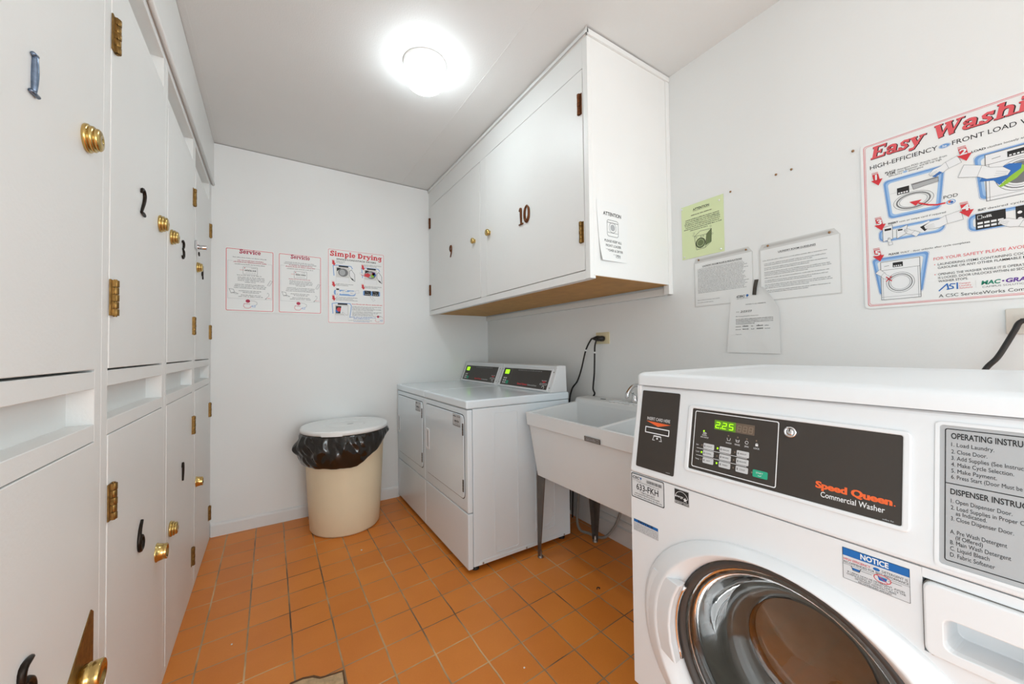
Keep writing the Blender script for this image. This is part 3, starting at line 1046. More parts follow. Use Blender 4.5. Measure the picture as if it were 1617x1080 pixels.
# card reader plate
cm_ = MB().prism(cp, rrect(0.0195, 0.0185, 0.128, 0.2145, 0.004), -0.001, 0.0014, PANELK)
card = part_label(cm_.build('card_reader', ctrl), 'brown-black card reader plate')
p_ = MB()
h = 0.0018
p_.text(cp, 'INSERT CARD HERE', 0.0415, 0.1405, 0.0075, h, WHITE, width=0.066)
p_.poly(cp, [(0.039, 0.1375), (0.1105, 0.1355), (0.075, 0.1265)], h, ORANGE)
p_.ring(cp, rrect(0.038, 0.1075, 0.108, 0.1235, 0.0015), rrect(0.0405, 0.110, 0.1055, 0.121, 0.001), h, WHITE)
p_.poly(cp, [(0.066, 0.1045), (0.085, 0.1045), (0.088, 0.1015), (0.063, 0.1015)], h, WHITE)
p_.stroke(cp, [(0.066, 0.1015), (0.0625, 0.0925)], 0.0014, h, WHITE)
p_.stroke(cp, [(0.085, 0.1015), (0.0885, 0.0925)], 0.0014, h, WHITE)
p_.stroke(cp, [(0.0625, 0.0925), (0.069, 0.0925)], 0.0014, h, WHITE)
p_.stroke(cp, [(0.082, 0.0925), (0.0885, 0.0925)], 0.0014, h, WHITE)
p_.poly(cp, circ(0.0755, 0.0975, 0.0026, n=10), h, WHITE)
p_.dashes(cp, 0.108, 0.120, 0.0225, 0.0022, h, INKL, 2)
flat(p_, 'card_print', card)
sl = MB().frame(cp, rrect(0.0415, 0.111, 0.1045, 0.120, 0.0008), rrect(0.0425, 0.1122, 0.1035, 0.1188, 0.0005), 0.001, 0.0022, PANELD)
sl.rect(cp, 0.0425, 0.1122, 0.1035, 0.1188, 0.0012, mat('slot_black', (10, 10, 10), 0.8))
sl.build('card_slot', card, fix=False)
# main black panel with bezel
MB().frame(cp, rrect(0.154, 0.0415, 0.521, 0.1915, 0.008), rrect(0.1635, 0.0485, 0.5115, 0.1845, 0.003), -0.001, 0.0045, ENAMEL2).build('bezel', ctrl, bevel=0.002, seg=2)
disp = part_label(MB().prism(cp, rrect(0.1635, 0.0485, 0.5115, 0.1845, 0.002), -0.001, 0.0014, PANELK).build('display_panel', ctrl), 'brown-black display panel')
q = MB()
q.ring(cp, rrect(0.1705, 0.0545, 0.3415, 0.1800, 0.004), rrect(0.1722, 0.0562, 0.3398, 0.1783, 0.003), h, WHITE)
for k_ in range(3):
    q.text(cp, 'Speed Queen', 0.4025 + k_ * 0.0005, 0.0752, 0.0108, h + k_ * 0.00005, ORANGE, width=0.0975, bold=0.03)
q.text(cp, '.', 0.5025, 0.0752, 0.0108, h, ORANGE)
q.text(cp, 'Commercial Washer', 0.4105, 0.0612, 0.0088, h, WHITE, width=0.082, bold=0.008)
q.dashes(cp, 0.490, 0.504, 0.0510, 0.0022, h, INKL, 5)
for zz in (0.0975, 0.0818):
    q.stroke(cp, [(0.180, zz), (0.287, zz - 0.0005)], 0.0009, h, WHITE)
for i, (s_, zz) in enumerate((('Soil', 0.1035), ('Cycle', 0.0885), ('Temp', 0.0725))):
    q.text(cp, s_, 0.1785, zz, 0.0030, h, WHITE, aspect=0.9)
for s_, xx in (('WASH', 0.249), ('RINSE', 0.267), ('SPIN', 0.285), ('LOCK', 0.304)):
    q.text(cp, s_, xx, 0.1195, 0.0032, h, WHITE, align='c', aspect=0.9)
q.stroke(cp, [(0.2455, 0.1315), (0.2465, 0.1265), (0.2515, 0.1265), (0.2525, 0.1315)], 0.0008, h, WHITE)
q.stroke(cp, [(0.2635, 0.1315), (0.2645, 0.1265), (0.2695, 0.1265), (0.2705, 0.1315)], 0.0008, h, WHITE)
q.stroke(cp, [(0.2635, 0.1295), (0.2705, 0.1295)], 0.0008, h, WHITE)
q.stroke(cp, circ(0.285, 0.129, 0.0030, n=12), 0.0008, h, WHITE)
q.poly(cp, rrect(0.3015, 0.1255, 0.3065, 0.1295, 0.0005), h, WHITE)
q.stroke(cp, circ(0.304, 0.1295, 0.0017, n=8, a0=0, a1=PI), 0.0007, h, WHITE)
q.text(cp, 'RAPID', 0.196, 0.1265, 0.0030, h, WHITE, align='c', aspect=0.9)
q.text(cp, 'ADVANCE', 0.196, 0.1220, 0.0030, h, WHITE, align='c', aspect=0.9)
q.stroke(cp, [(0.193, 0.1305), (0.193, 0.1345), (0.1965, 0.1325), (0.193, 0.1305)], 0.0007, h, WHITE)
q.stroke(cp, [(0.197, 0.1305), (0.197, 0.1345), (0.2005, 0.1325), (0.197, 0.1305)], 0.0007, h, WHITE)
flat(q, 'panel_print', disp)
# seven-segment display
dsp = MB().prism(cp, rrect(0.2165, 0.1452, 0.2615, 0.1655, 0.001), 0.001, 0.0018, LCDG)
dsp.prism(cp, rrect(0.2615, 0.1452, 0.2985, 0.1655, 0.001), 0.001, 0.0018, LCD)
SEGS = {'2': 'abged', '5': 'afgcd', '8': 'abcdefg'}


def seven(mb, x, y, w_, h_, d_, m, hh):
    t_ = w_ * 0.20
    sk = 0.10
    def P2(a, b):
        return (x + a * w_ + b * h_ * sk, y + b * h_)
    L_ = {'a': ((0.08, 1), (0.92, 1)), 'g': ((0.08, .5), (0.92, .5)), 'd': ((0.08, 0), (0.92, 0)), 'f': ((0, .95), (0, .55)), 'b': ((1, .95), (1, .55)), 'e': ((0, .45), (0, .05)), 'c': ((1, .45), (1, .05))}
    for c_ in SEGS[d_]:
        (a, b), (c2, d2) = L_[c_]
        mb.stroke(cp, [P2(a, b), P2(c2, d2)], t_, hh, m)


for i, d_ in enumerate('225'):
    seven(dsp, 0.2195 + i * 0.0142, 0.1490, 0.0078, 0.0118, d_, GLOW, 0.0021)
dsp.poly(cp, circ(0.2308, 0.1492, 0.0012, n=8), 0.0021, GLOW)
for i in range(3):
    seven(dsp, 0.2650 + i * 0.0112, 0.1485, 0.0068, 0.0118, '8', mat('unlit_segment', (140, 122, 104), 0.4), 0.0021)
part_label(dsp.build('price_display', disp, fix=False), 'green lit price display reading 2.25')
for k, (bxx, bv, s_) in enumerate(((0.2075, 0.105, 'LIGHT'), (0.2435, 0.105, 'MEDIUM'), (0.2790, 0.1045, 'HEAVY'), (0.2075, 0.0897, 'NORMAL'), (0.2440, 0.0892, 'PERM. PRESS'), (0.2790, 0.0888, 'DELICATES'), (0.2080, 0.0742, 'HOT'), (0.2440, 0.0738, 'WARM'), (0.2790, 0.0732, 'COLD'))):
    bo = MB().prism(cp, rrect(bxx - 0.0118, bv - 0.0060, bxx + 0.0118, bv + 0.0060, 0.0018), 0.001, 0.0026, BUTTON).build('button', disp)
    bp = MB().text(cp, s_, bxx + 0.001, bv - 0.0013, 0.0028, 0.0029, INK, width=min(0.0135, 0.0027 * len(s_)), align='l' if False else 'c')
    bp.rect(cp, bxx - 0.0098, bv - 0.0022, bxx - 0.0076, bv + 0.0022, 0.0029, INKG)
    flat(bp, 'button_print', bo)
st = part_label(MB().prism(cp, rrect(0.3000, 0.0660, 0.3265, 0.0800, 0.002), 0.001, 0.0028, TEAL).build('start_button', disp), 'green start button')
flat(MB().text(cp, 'START', 0.3125, 0.0735, 0.0030, 0.0031, WHITE, align='c').stroke(cp, [(0.310, 0.0700), (0.314, 0.0695), (0.316, 0.0710)], 0.0007, 0.0031, WHITE), 'button_print', st)
for xx, zz, on in ((0.194, 0.1370, 1), (0.2270, 0.1055, 1), (0.1920, 0.0900, 1), (0.2270, 0.0742, 1), (0.1920, 0.1055, 0), (0.1920, 0.0742, 0), (0.2270, 0.0892, 0), (0.2630, 0.1052, 0), (0.2620, 0.0890, 0), (0.2620, 0.0732, 0), (0.2980, 0.0732, 0), (0.2480, 0.1362, 0), (0.2670, 0.1362, 0), (0.2850, 0.1362, 0), (0.3030, 0.1362, 0)):
    o_ = MB().prism(cp, circ(xx, zz, 0.0015 if on else 0.0013, 0.0020 if on else 0.0017, n=10), 0.001, 0.0024, GLOW if on else LEDOFF).build('indicator_light', disp)
    if on:
        o_['label'] = 'lit green indicator'
lk = MB().lathe(cp.P(0.3615, 0.1635, 0.001), cp.n, [(0.0108, 0), (0.0108, 0.004), (0.0098, 0.0065), (0.0075, 0.0070), (0.0070, 0.0058), (0.0055, 0.0058), (0.0050, 0.0075), (0.0030, 0.0075), (0.0005, 0.0075)], CHROME, 24)
lk.rect(cp, 0.3612 - 0.0008, 0.1645, 0.3612 + 0.0010, 0.1700, 0.0086, SEAM)
part_label(lk.build('key_lock', disp), 'chrome key lock')
# operating instructions
op = MB()
op.frame(cp, rrect(0.545, 0.009, 0.677, 0.2125, 0.007), rrect(0.5495, 0.0135, 0.6725, 0.208, 0.004), -0.001, 0.0024, ENAMEL2)
op.prism(cp, rrect(0.5495, 0.0135, 0.6725, 0.208, 0.004), -0.001, 0.0010, GREYP)
opo = part_label(op.build('instruction_plate', ctrl), 'grey operating instruction plate')
t_ = MB()
hh = 0.0014
t_.ring(cp, rrect(0.5545, 0.0195, 0.6680, 0.2035, 0.003), rrect(0.5556, 0.0207, 0.6669, 0.2023, 0.002), hh, INK)
t_.stroke(cp, [(0.5550, 0.1260), (0.6675, 0.1252)], 0.0012, hh, INK)
TXT = INK
t_.text(cp, 'OPERATING INSTRUCTIONS', 0.5605, 0.1895, 0.0080, hh, TXT, width=0.0875, bold=0.02)
for s_, zz, wd in (('1. Load Laundry.', 0.1785, 0.0385), ('2. Close Door.', 0.1685, 0.0325), ('3. Add Supplies (See Instructions).', 0.1595, 0.0760), ('4. Make Cycle Selection.', 0.1505, 0.0545), ('5. Make Payment.', 0.1415, 0.0405), ('6. Press Start (Door Must be Closed).', 0.1330, 0.0800)):
    t_.text(cp, s_, 0.5608, zz, 0.0055, hh, TXT, width=wd)
t_.text(cp, 'DISPENSER INSTRUCTIONS', 0.5600, 0.1115, 0.0075, hh, TXT, width=0.0870, bold=0.02)
for s_, x_, zz, wd in (('1. Open Dispenser Door.', 0.5605, 0.0995, 0.0530), ('2. Load Supplies in Proper Compartment', 0.5605, 0.0905, 0.0900), ('as Indicated.', 0.5650, 0.0835, 0.0275), ('3. Close Dispenser Door.', 0.5605, 0.0755, 0.0540),
                       ('A. Pre Wash Detergent', 0.5600, 0.0575, 0.0490), ('(If Offered)', 0.5650, 0.0505, 0.0240), ('B. Main Wash Detergent', 0.5600, 0.0430, 0.0520), ('C. Liquid Bleach', 0.5600, 0.0350, 0.0345), ('D. Fabric Softener', 0.5600, 0.0265, 0.0390)):
    t_.text(cp, s_, x_, zz, 0.0055, hh, TXT, width=wd)
flat(t_, 'instruction_print', opo)

# stickers on the lower front
lo = Pl((LX, WY, 0), (0, -1, 0), (0, 0, 1))
s1 = MB().prism(lo, rrect(0.0025, 0.825, 0.1010, 0.8875, 0.004), 0.0, 0.0006, mat('silver_sticker', (220, 221, 222), 0.35))
so = part_label(s1.build('machine_sticker', fpo), 'white identification sticker reading 633-FKH')
s2 = MB()
h = 0.0009
s2.ring(lo, rrect(0.0025, 0.825, 0.1010, 0.8875, 0.004), rrect(0.0045, 0.827, 0.0990, 0.8855, 0.003), h, INK)
s2.text(lo, 'CSC', 0.0065, 0.8745, 0.0062, h, INK, width=0.0225, bold=0.035, shear=0.2)
s2.poly(lo, circ(0.0325, 0.8785, 0.0026, n=10), h, BLUE)
s2.poly(lo, [(0.0305, 0.8775), (0.0345, 0.8775), (0.0325, 0.8735)], h, BLUE)
s2.text(lo, 'ServiceWorks', 0.0070, 0.8702, 0.0026, h, INKG, width=0.0270)
rnd = random.Random(4)
xx = 0.0500
while xx < 0.0935:
    wd = rnd.choice((0.0006, 0.0009, 0.0014))
    s2.rect(lo, xx, 0.8715, xx + wd, 0.8790, h, INK)
    xx += wd + rnd.choice((0.0006, 0.0009))
s2.dashes(lo, 0.0200, 0.0860, 0.8665, 0.0024, h, INKG, 31)
s2.text(lo, '633-FKH', 0.0185, 0.8480, 0.0150, h, INK, width=0.0660, bold=0.012)
s2.dashes(lo, 0.0280, 0.0400, 0.8435, 0.0022, h, INKG, 32)
s2.text(lo, '1-877-264-6622', 0.0340, 0.8405, 0.0042, h, INK, width=0.0400)
s2.dashes(lo, 0.0130, 0.0900, 0.8362, 0.0026, h, INK, 33)
s2.dashes(lo, 0.0100, 0.0930, 0.8305, 0.0026, h, INK, 34)
flat(s2, 'sticker_print', so)
s1 = MB().prism(lo, rrect(0.1285, 0.8492, 0.1650, 0.8835, 0.0005), 0.0, 0.0006, INK)
so = part_label(s1.build('energy_sticker', fpo), 'small black energy sticker with a star')
s2 = MB()
s2.ring(lo, rrect(0.1285, 0.8492, 0.1650, 0.8835, 0.0005), rrect(0.1291, 0.8498, 0.1644, 0.8829, 0.0004), h, WHITE)
s2.stroke(lo, [(0.1292, 0.8560), (0.1644, 0.8560)], 0.0007, h, WHITE)
s2.stroke(lo, circ(0.1465, 0.8630, 0.0160, 0.0165, n=20, a0=0.15, a1=PI - 0.1), 0.0010, h, WHITE)
s2.text(lo, 'energy', 0.1312, 0.8650, 0.0052, h, WHITE, width=0.0205, bold=0.012, shear=0.35)
s2.poly(lo, [(0.1560 + (0.0060 if i % 2 == 0 else 0.0026) * math.sin(i * PI / 5), 0.8630 + (0.0060 if i % 2 == 0 else 0.0026) * math.cos(i * PI / 5)) for i in range(10)], h, WHITE)
s2.text(lo, 'ENERGY STAR', 0.1303, 0.8513, 0.0030, h, WHITE, width=0.0332, bold=0.01)
flat(s2, 'sticker_print', so)


def notice(x0, z0, x1, z1, big):
    s = MB().prism(lo, rrect(x0, z0, x1, z1, 0.001), 0.0, 0.0006, mat('pale_sticker', (218, 219, 221), 0.4))
    o = part_label(s.build('notice_sticker', fpo), 'blue-headed notice sticker %s' % ('above the door at the right' if big else 'low on the left'))
    p = MB()
    H_ = z1 - z0
    hd = H_ * 0.25
    p.rect(lo, x0, z1 - hd, x1, z1, h, NOTICEB)
    p.ring(lo, rrect(x0, z0, x1, z1, 0.001), rrect(x0 + 0.0006, z0 + 0.0006, x1 - 0.0006, z1 - 0.0006, 0.0008), h, INKG)
    p.text(lo, 'NOTICE', (x0 + x1) / 2, z1 - hd * 0.80, hd * (0.62 if big else 0.74), h + 0.0003, WHITE if big else INK, width=(x1 - x0) * (0.42 if big else 0.62), align='c', bold=0.03)
    w_ = x1 - x0
    if big:
        p.text(lo, 'HIGH EFFICIENCY', x0 + 0.0015, z1 - hd - 0.0072, 0.0036, h, RED, width=w_ * 0.42, bold=0.01)
        p.poly(lo, circ(x0 + w_ * 0.53, z1 - hd - 0.0052, 0.0042, 0.0024, n=14), h, NOTICEB)
        p.text(lo, 'DETERGENT IS', x0 + w_ * 0.61, z1 - hd - 0.0072, 0.0036, h, INK, width=w_ * 0.36)
        p.text(lo, 'RECOMMENDED FOR BEST PERFORMANCE', x0 + 0.0015, z1 - hd - 0.0120, 0.0034, h, INK, width=w_ - 0.003)
        p.stroke(lo, [(x0, z1 - hd - 0.0138), (x1, z1 - hd - 0.0138)], 0.0005, h, INKG)
        yb = z0 + 0.0165
        p.poly(lo, [(x0 + 0.013, yb + 0.0022), (x0 + 0.021, yb + 0.0022), (x0 + 0.022, yb + 0.0055), (x0 + 0.012, yb + 0.0055)], h, NOTICEB)
        p.stroke(lo, [(x0 + 0.011, yb + 0.0078), (x0 + 0.0130, yb + 0.0015), (x0 + 0.0210, yb + 0.0015), (x0 + 0.023, yb + 0.0078)], 0.0008, h, INK)
        p.stroke(lo, [(x0 + 0.023, yb + 0.0050), (x0 + 0.036, yb + 0.0050)], 0.0005, h, INK)
        p.poly(lo, [(x0 + 0.0445, yb + 0.0015), (x0 + 0.0525, yb + 0.0015), (x0 + 0.054, yb + 0.0070), (x0 + 0.043, yb + 0.0070)], h, NOTICEB)
        p.stroke(lo, circ(x0 + 0.0485, yb + 0.0045, 0.0098, 0.0060, n=20), 0.0009, h + 0.0002, RED, closed=True)
        p.stroke(lo, [(x0 + 0.0418, yb + 0.0088), (x0 + 0.0552, yb + 0.0002)], 0.0009, h + 0.0002, RED)
        p.stroke(lo, [(x0 + 0.055, yb + 0.0050), (x0 + 0.070, yb + 0.0050)], 0.0005, h, INK)
        for i, s_ in enumerate(('IF USING NON HE DETERGENT, AVOID', 'OVERSUDSING BY USING ONLY 1/3 THE', 'DETERGENT MANUFACTURERS', 'RECOMMENDED AMOUNT.')):
            p.text(lo, s_, (x0 + x1) / 2, z0 + 0.0118 - i * 0.0036, 0.0027, h, INK, width=min(w_ - 0.004, len(s_) * 0.0021), align='c')
    else:
        for i in range(5):
            p.dashes(lo, x0 + 0.002, x1 - 0.002, z1 - hd - 0.0045 - i * 0.0037, 0.0022, h, INKG, 50 + i)
    flat(p, 'sticker_print', o)


notice(0.008, 0.7400, 0.0815, 0.7690, False)
notice(0.4400, 0.8285, 0.5190, 0.8795, True)
# dispenser drawer
dw = MB()
ox0, oz0, ox1, oz1 = 0.533, 0.7700, 0.6800, 0.8730
ix0, iz0, ix1, iz1 = 0.552, 0.7850, 0.6610, 0.8300
N_ = 24
outer = rrect(ox0, oz0, ox1, oz1, 0.010)
inner = rrect(ix0, iz0, ix1, iz1, 0.010)
n = len(outer)
loops = [[lo.P(a, b, -0.050) for a, b in outer], [lo.P(a, b, 0.006) for a, b in outer], [lo.P(a, b, 0.008) for a, b in inset(outer, 0.002)], [lo.P(a, b, 0.008) for a, b in inner],
         [lo.P(a, b, 0.000) for a, b in inset(inner, 0.002)], [lo.P(a, b - 0.004, -0.045) for a, b in inset(inner, 0.005)]]
dw.loft(loops, ENAMEL2, smooth=False, cap1=True)
dw.build('dispenser_drawer', root, bevel=0.0015, seg=2)
gp = MB().frame(lo, rrect(ox0 - 0.0012, oz0 - 0.0012, ox1 + 0.0012, oz1 + 0.0012, 0.011), outer, -0.02, 0.0006, mat('drawer_seam_grey', (120, 118, 114), 0.8))
gp.prism(lo, [(ox0 + 0.006, oz0 - 0.0024), (ox1, oz0 - 0.0024), (ox1, oz0 + 0.0003), (ox0 + 0.006, oz0 + 0.0003)], 0.0, 0.0011, mat('rust_seam', (146, 112, 52), 0.8, var=0.4, vscale=60))
gp.build('drawer_seam', fpo)
# door: moulded ring, glass bowl, handle
dr = MB()


def lp3(a, b, hgt, e=2.0, x=0.0, z=0.0):
    return [lo.P(px, pz, hgt) for px, pz in sq(a, b, 0, 72, x, z, e)]


dr.loft([lp3(0.297, 0.2475, 0.0, 2.15), lp3(0.2955, 0.2465, 0.005, 2.15), lp3(0.2925, 0.2450, 0.0075, 2.15), lp3(0.278, 0.2405, 0.014, 2.1), lp3(0.258, 0.2345, 0.0225), lp3(0.2535, 0.2330, 0.0235), lp3(0.2490, 0.2315, 0.0225), lp3(0.236, 0.227, 0.013),
         lp3(0.224, 0.222, 0.004), lp3(0.2195, 0.2195, -0.006), lp3(0.2165, 0.2165, -0.030)], ENAMEL2)
door = dr.build('door', root)
# rubber gasket ring just inside
gk = MB().loft([lp3(0.2165, 0.2165, -0.012), lp3(0.212, 0.212, -0.008), lp3(0.205, 0.205, -0.010), lp3(0.200, 0.200, -0.018), lp3(0.199, 0.199, -0.036)], GASKET)
gk.build('gasket', door)
# glass bowl pushed into the drum
gl = MB()
prof_o = [(0.201, -0.020), (0.196, -0.018), (0.190, -0.022), (0.182, -0.040), (0.172, -0.075), (0.158, -0.105), (0.142, -0.121), (0.126, -0.128), (0.112, -0.1305)]
loops = [lp3(r_, r_ * (1.0 if k < 4 else 0.98), d_) for k, (r_, d_) in enumerate(prof_o)]
loops_i = [lp3(max(r_ - 0.005, 0.05), max(r_ - 0.005, 0.05), d_ - 0.006) for r_, d_ in reversed(prof_o)]
gl.loft(loops + loops_i, GLASS)
gl.add(loops[-1], [tuple(range(72))], GLASS)
gl.add(loops_i[0], [tuple(range(72))], GLASS)
gl.loft([loops_i[-1], loops[0]], GLASS)
go = gl.build('glass_bowl', door)
# drum behind
dm = MB()
dm.loft([lp3(0.2165, 0.2165, -0.031), lp3(0.2165, 0.2165, -0.060), lp3(0.255, 0.255, -0.075), lp3(0.258, 0.258, -0.10)], DARKTUB)
dmo = dm.build('boot_seal', root)
d2 = MB()
d2.loft([lp3(0.250, 0.250, -0.11), lp3(0.252, 0.252, -0.40), lp3(0.240, 0.240, -0.412), lp3(0.12, 0.12, -0.420), lp3(0.11, 0.11, -0.416), lp3(0.03, 0.03, -0.414)], DRUM, cap1=True)
for k in range(3):
    a = 2 * PI * k / 3 + 0.4
    d2.tube([lo.P(cx + 0.232 * math.cos(a), cz + 0.232 * math.sin(a), -0.13), lo.P(cx + 0.225 * math.cos(a), cz + 0.225 * math.sin(a), -0.39)], 0.028, DRUM, 10)
d2.build('drum', root)
# door handle: a flat facet on the ring's far side with a grip slot behind its lip
hd = MB()
arc_o = [(cx + 0.286 * math.cos(a), cz + 0.006 + 0.262 * math.sin(a)) for a in [math.radians(d) for d in (157, 165, 172, 180, 188, 196)]]
arc_i = [(cx + 0.2115 * math.cos(a), cz + 0.006 + 0.2115 * math.sin(a)) for a in [math.radians(d) for d in (150, 160, 170, 180, 190, 201)]]
nn = len(arc_o)
vs = [lo.P(x, z, 0.012) for x, z in arc_o] + [lo.P(x, z, 0.032) for x, z in arc_i] + [lo.P(x + 0.004, z, 0.030) for x, z in arc_i] + [lo.P(x + 0.002, z, 0.006) for x, z in arc_i] + [lo.P(x + 0.004, z, 0.006) for x, z in arc_o]
fs = []
for i in range(nn - 1):
    for k in range(4):
        fs.append((k * nn + i, k * nn + i + 1, (k + 1) * nn + i + 1, (k + 1) * nn + i))
fs += [tuple(k * nn for k in range(5)), tuple(k * nn + nn - 1 for k in reversed(range(5)))]
hd.add(vs, fs, ENAMEL2)
hd.build('door_handle', door, bevel=0.002, seg=2)
gp = MB()
arc = [(cx + 0.2075 * math.cos(a), cz + 0.004 + 0.2075 * math.sin(a)) for a in [math.radians(d) for d in range(152, 203, 4)]]
gp.tube([lo.P(x, z, 0.006) for x, z in arc], 0.0045, CHROME, 8)
part_label(gp.build('latch_trim', door), 'shiny strip beside the handle')

# ------------------------------------------------------------------ bin, liner
BC = Vector((0.787, 2.926, 0))
root = thing('rubbish_bin', 'round beige plastic bin with flat white lid against the back wall', 'bin', BC)
b = MB().lathe(BC, (0, 0, 1), [(0.200, 0.0), (0.218, 0.003), (0.226, 0.016), (0.238, 0.20), (0.250, 0.45), (0.256, 0.580), (0.265, 0.585), (0.268, 0.600), (0.268, 0.650), (0.262, 0.668), (0.252, 0.668), (0.246, 0.60), (0.225, 0.03), (0.0005, 0.025)], BEIGE, 56)
b.build('bin_body', root)
l = MB().lathe(BC, (0, 0, 1), [(0.274, 0.672), (0.283, 0.674), (0.285, 0.692), (0.281, 0.702), (0.270, 0.7045), (0.262, 0.700), (0.225, 0.6995), (0.150, 0.702), (0.130, 0.7025), (0.126, 0.697), (0.118, 0.6965), (0.112, 0.700), (0.03, 0.701), (0.0005, 0.701)], LIDP, 64)
lid = l.build('lid', root)
tb = MB()
a0, a1 = math.radians(232), math.radians(258)
tb.loft([[BC + Vector((r_ * math.cos(a0 + (a1 - a0) * i / 8), r_ * math.sin(a0 + (a1 - a0) * i / 8), z_)) for r_, z_ in ((0.282, 0.670), (0.289, 0.672), (0.289, 0.698), (0.280, 0.705))] for i in range(9)], LIDP, smooth=False, cap0=True, cap1=True)
tb.build('lid_tab', lid)
ml = MB().prism(Pl(BC + Vector((0.03, -0.02, 0.7012)), (1, 0, 0), (0, 1, 0)), circ(0, 0, 0.022, 0.012, n=18), 0.0, 0.0012, mat('lid_mark', (200, 200, 198), 0.5))
ml.build('lid_mark', lid)

bag = MB()
NA, NZ = 150, 20
loops = []
for j in range(NZ + 1):
    t = j / NZ
    lp_ = []
    for i in range(NA):
        a = 2 * PI * i / NA
        d = Vector((math.cos(a), math.sin(a), 0))
        # drop of the skirt: low at the left front, short at the right
        ang = math.degrees(a) % 360
        side = 0.5 - 0.5 * math.cos(math.radians(ang - 20))      # 0 at right (20 deg), 1 at left (200 deg)
        fall = 0.060 + 0.150 * min(1.0, max(0.0, (side - 0.18) / 0.45)) ** 0.8
        z = 0.672 - fall * t
        bulge = 0.014 + 0.030 * math.sin(PI * min(1.0, t * 0.95 + 0.05)) * (0.45 + 0.75 * side)
        n1 = noise.noise(Vector((d.x * 3.2, d.y * 3.2, z * 7.0)))
        n2 = noise.noise(Vector((d.x * 9 + 4, d.y * 9, z * 20.0 + t)))
        n3 = abs(noise.noise(Vector((d.x * 6 + 9 + z * 6, d.y * 6 - z * 4, z * 12))))
        r = 0.262 + bulge + (0.022 * n1 + 0.013 * n2 - 0.042 * (0.22 - n3)) * (0.25 + 0.75 * math.sin(PI * min(t + 0.08, 1.0))) * (0.3 + 0.7 * side)
        r = max(r, 0.2705)
        if j == NZ:
            r = max(r - 0.006, 0.2575 if z < 0.58 else 0.270)
        p = BC + d * r + Vector((0, 0, z + 0.006 * n2 * t))
        if p.y > D - 0.003:
            p.y = D - 0.003
        lp_.append(p)
    loops.append(lp_)
loops.insert(0, [BC + Vector((math.cos(2 * PI * i / NA), math.sin(2 * PI * i / NA), 0)) * 0.2525 + Vector((0, 0, 0.6705)) for i in range(NA)])
loops.insert(0, [BC + Vector((math.cos(2 * PI * i / NA), math.sin(2 * PI * i / NA), 0)) * 0.244 + Vector((0, 0, 0.56)) for i in range(NA)])
bag.loft(loops, BAGM)
bo = bag.build('bin_liner', loc=BC)
sd = bo.modifiers.new('sub', 'SUBSURF')
sd.levels = sd.render_levels = 1
tag(bo, 'shiny dark plastic liner folded down over the beige bin, low on its left', 'bin bag')


# ------------------------------------------------------------------ ceiling lamps
def ceiling_lamp(x, y, label, m):
    r = thing('ceiling_lamp', label, 'lamp', (x, y, H))
    MB().lathe((x, y, H), (0, 0, -1), [(0.104, 0.0), (0.104, 0.012), (0.100, 0.017), (0.092, 0.019), (0.06, 0.019), (0.0005, 0.019)], LIDP, 48).build('fixture_base', r)
    pr = [(0.080, 0.018)]
    for i in range(9):
        a = PI / 2 * i / 8
        pr.append((0.078 + 0.015 * math.sin(a), 0.034 - 0.014 * math.cos(a)))
    for i in range(1, 13):
        a = PI / 2 * i / 12
        pr.append((max(0.0005, 0.050 + 0.0432 * math.cos(a)) if i < 12 else 0.050, 0.078 + 0.043 * math.sin(a)))
    pr += [(0.030, 0.1235), (0.0005, 0.1245)]
    MB().lathe((x, y, H), (0, 0, -1), pr, m, 48).build('glass_globe', r)


ceiling_lamp(0.985, 1.79, 'lit white glass drum lamp on the ceiling before the wall cabinet', GLOBE)

# ------------------------------------------------------------------ slab-serif headings
def arc(cx, cy, rx, ry, a0, a1, n=12):
    return [(cx + rx * math.cos(math.radians(a0 + (a1 - a0) * i / n)), cy + ry * math.sin(math.radians(a0 + (a1 - a0) * i / n))) for i in range(n + 1)]


def bar(x0, x1, y, w=0.10):
    return ([(x0, y), (x1, y)], w)


def ball(x, y, r):
    return ([(x - r * 0.6, y), (x + r * 0.6, y)], 2 * r)


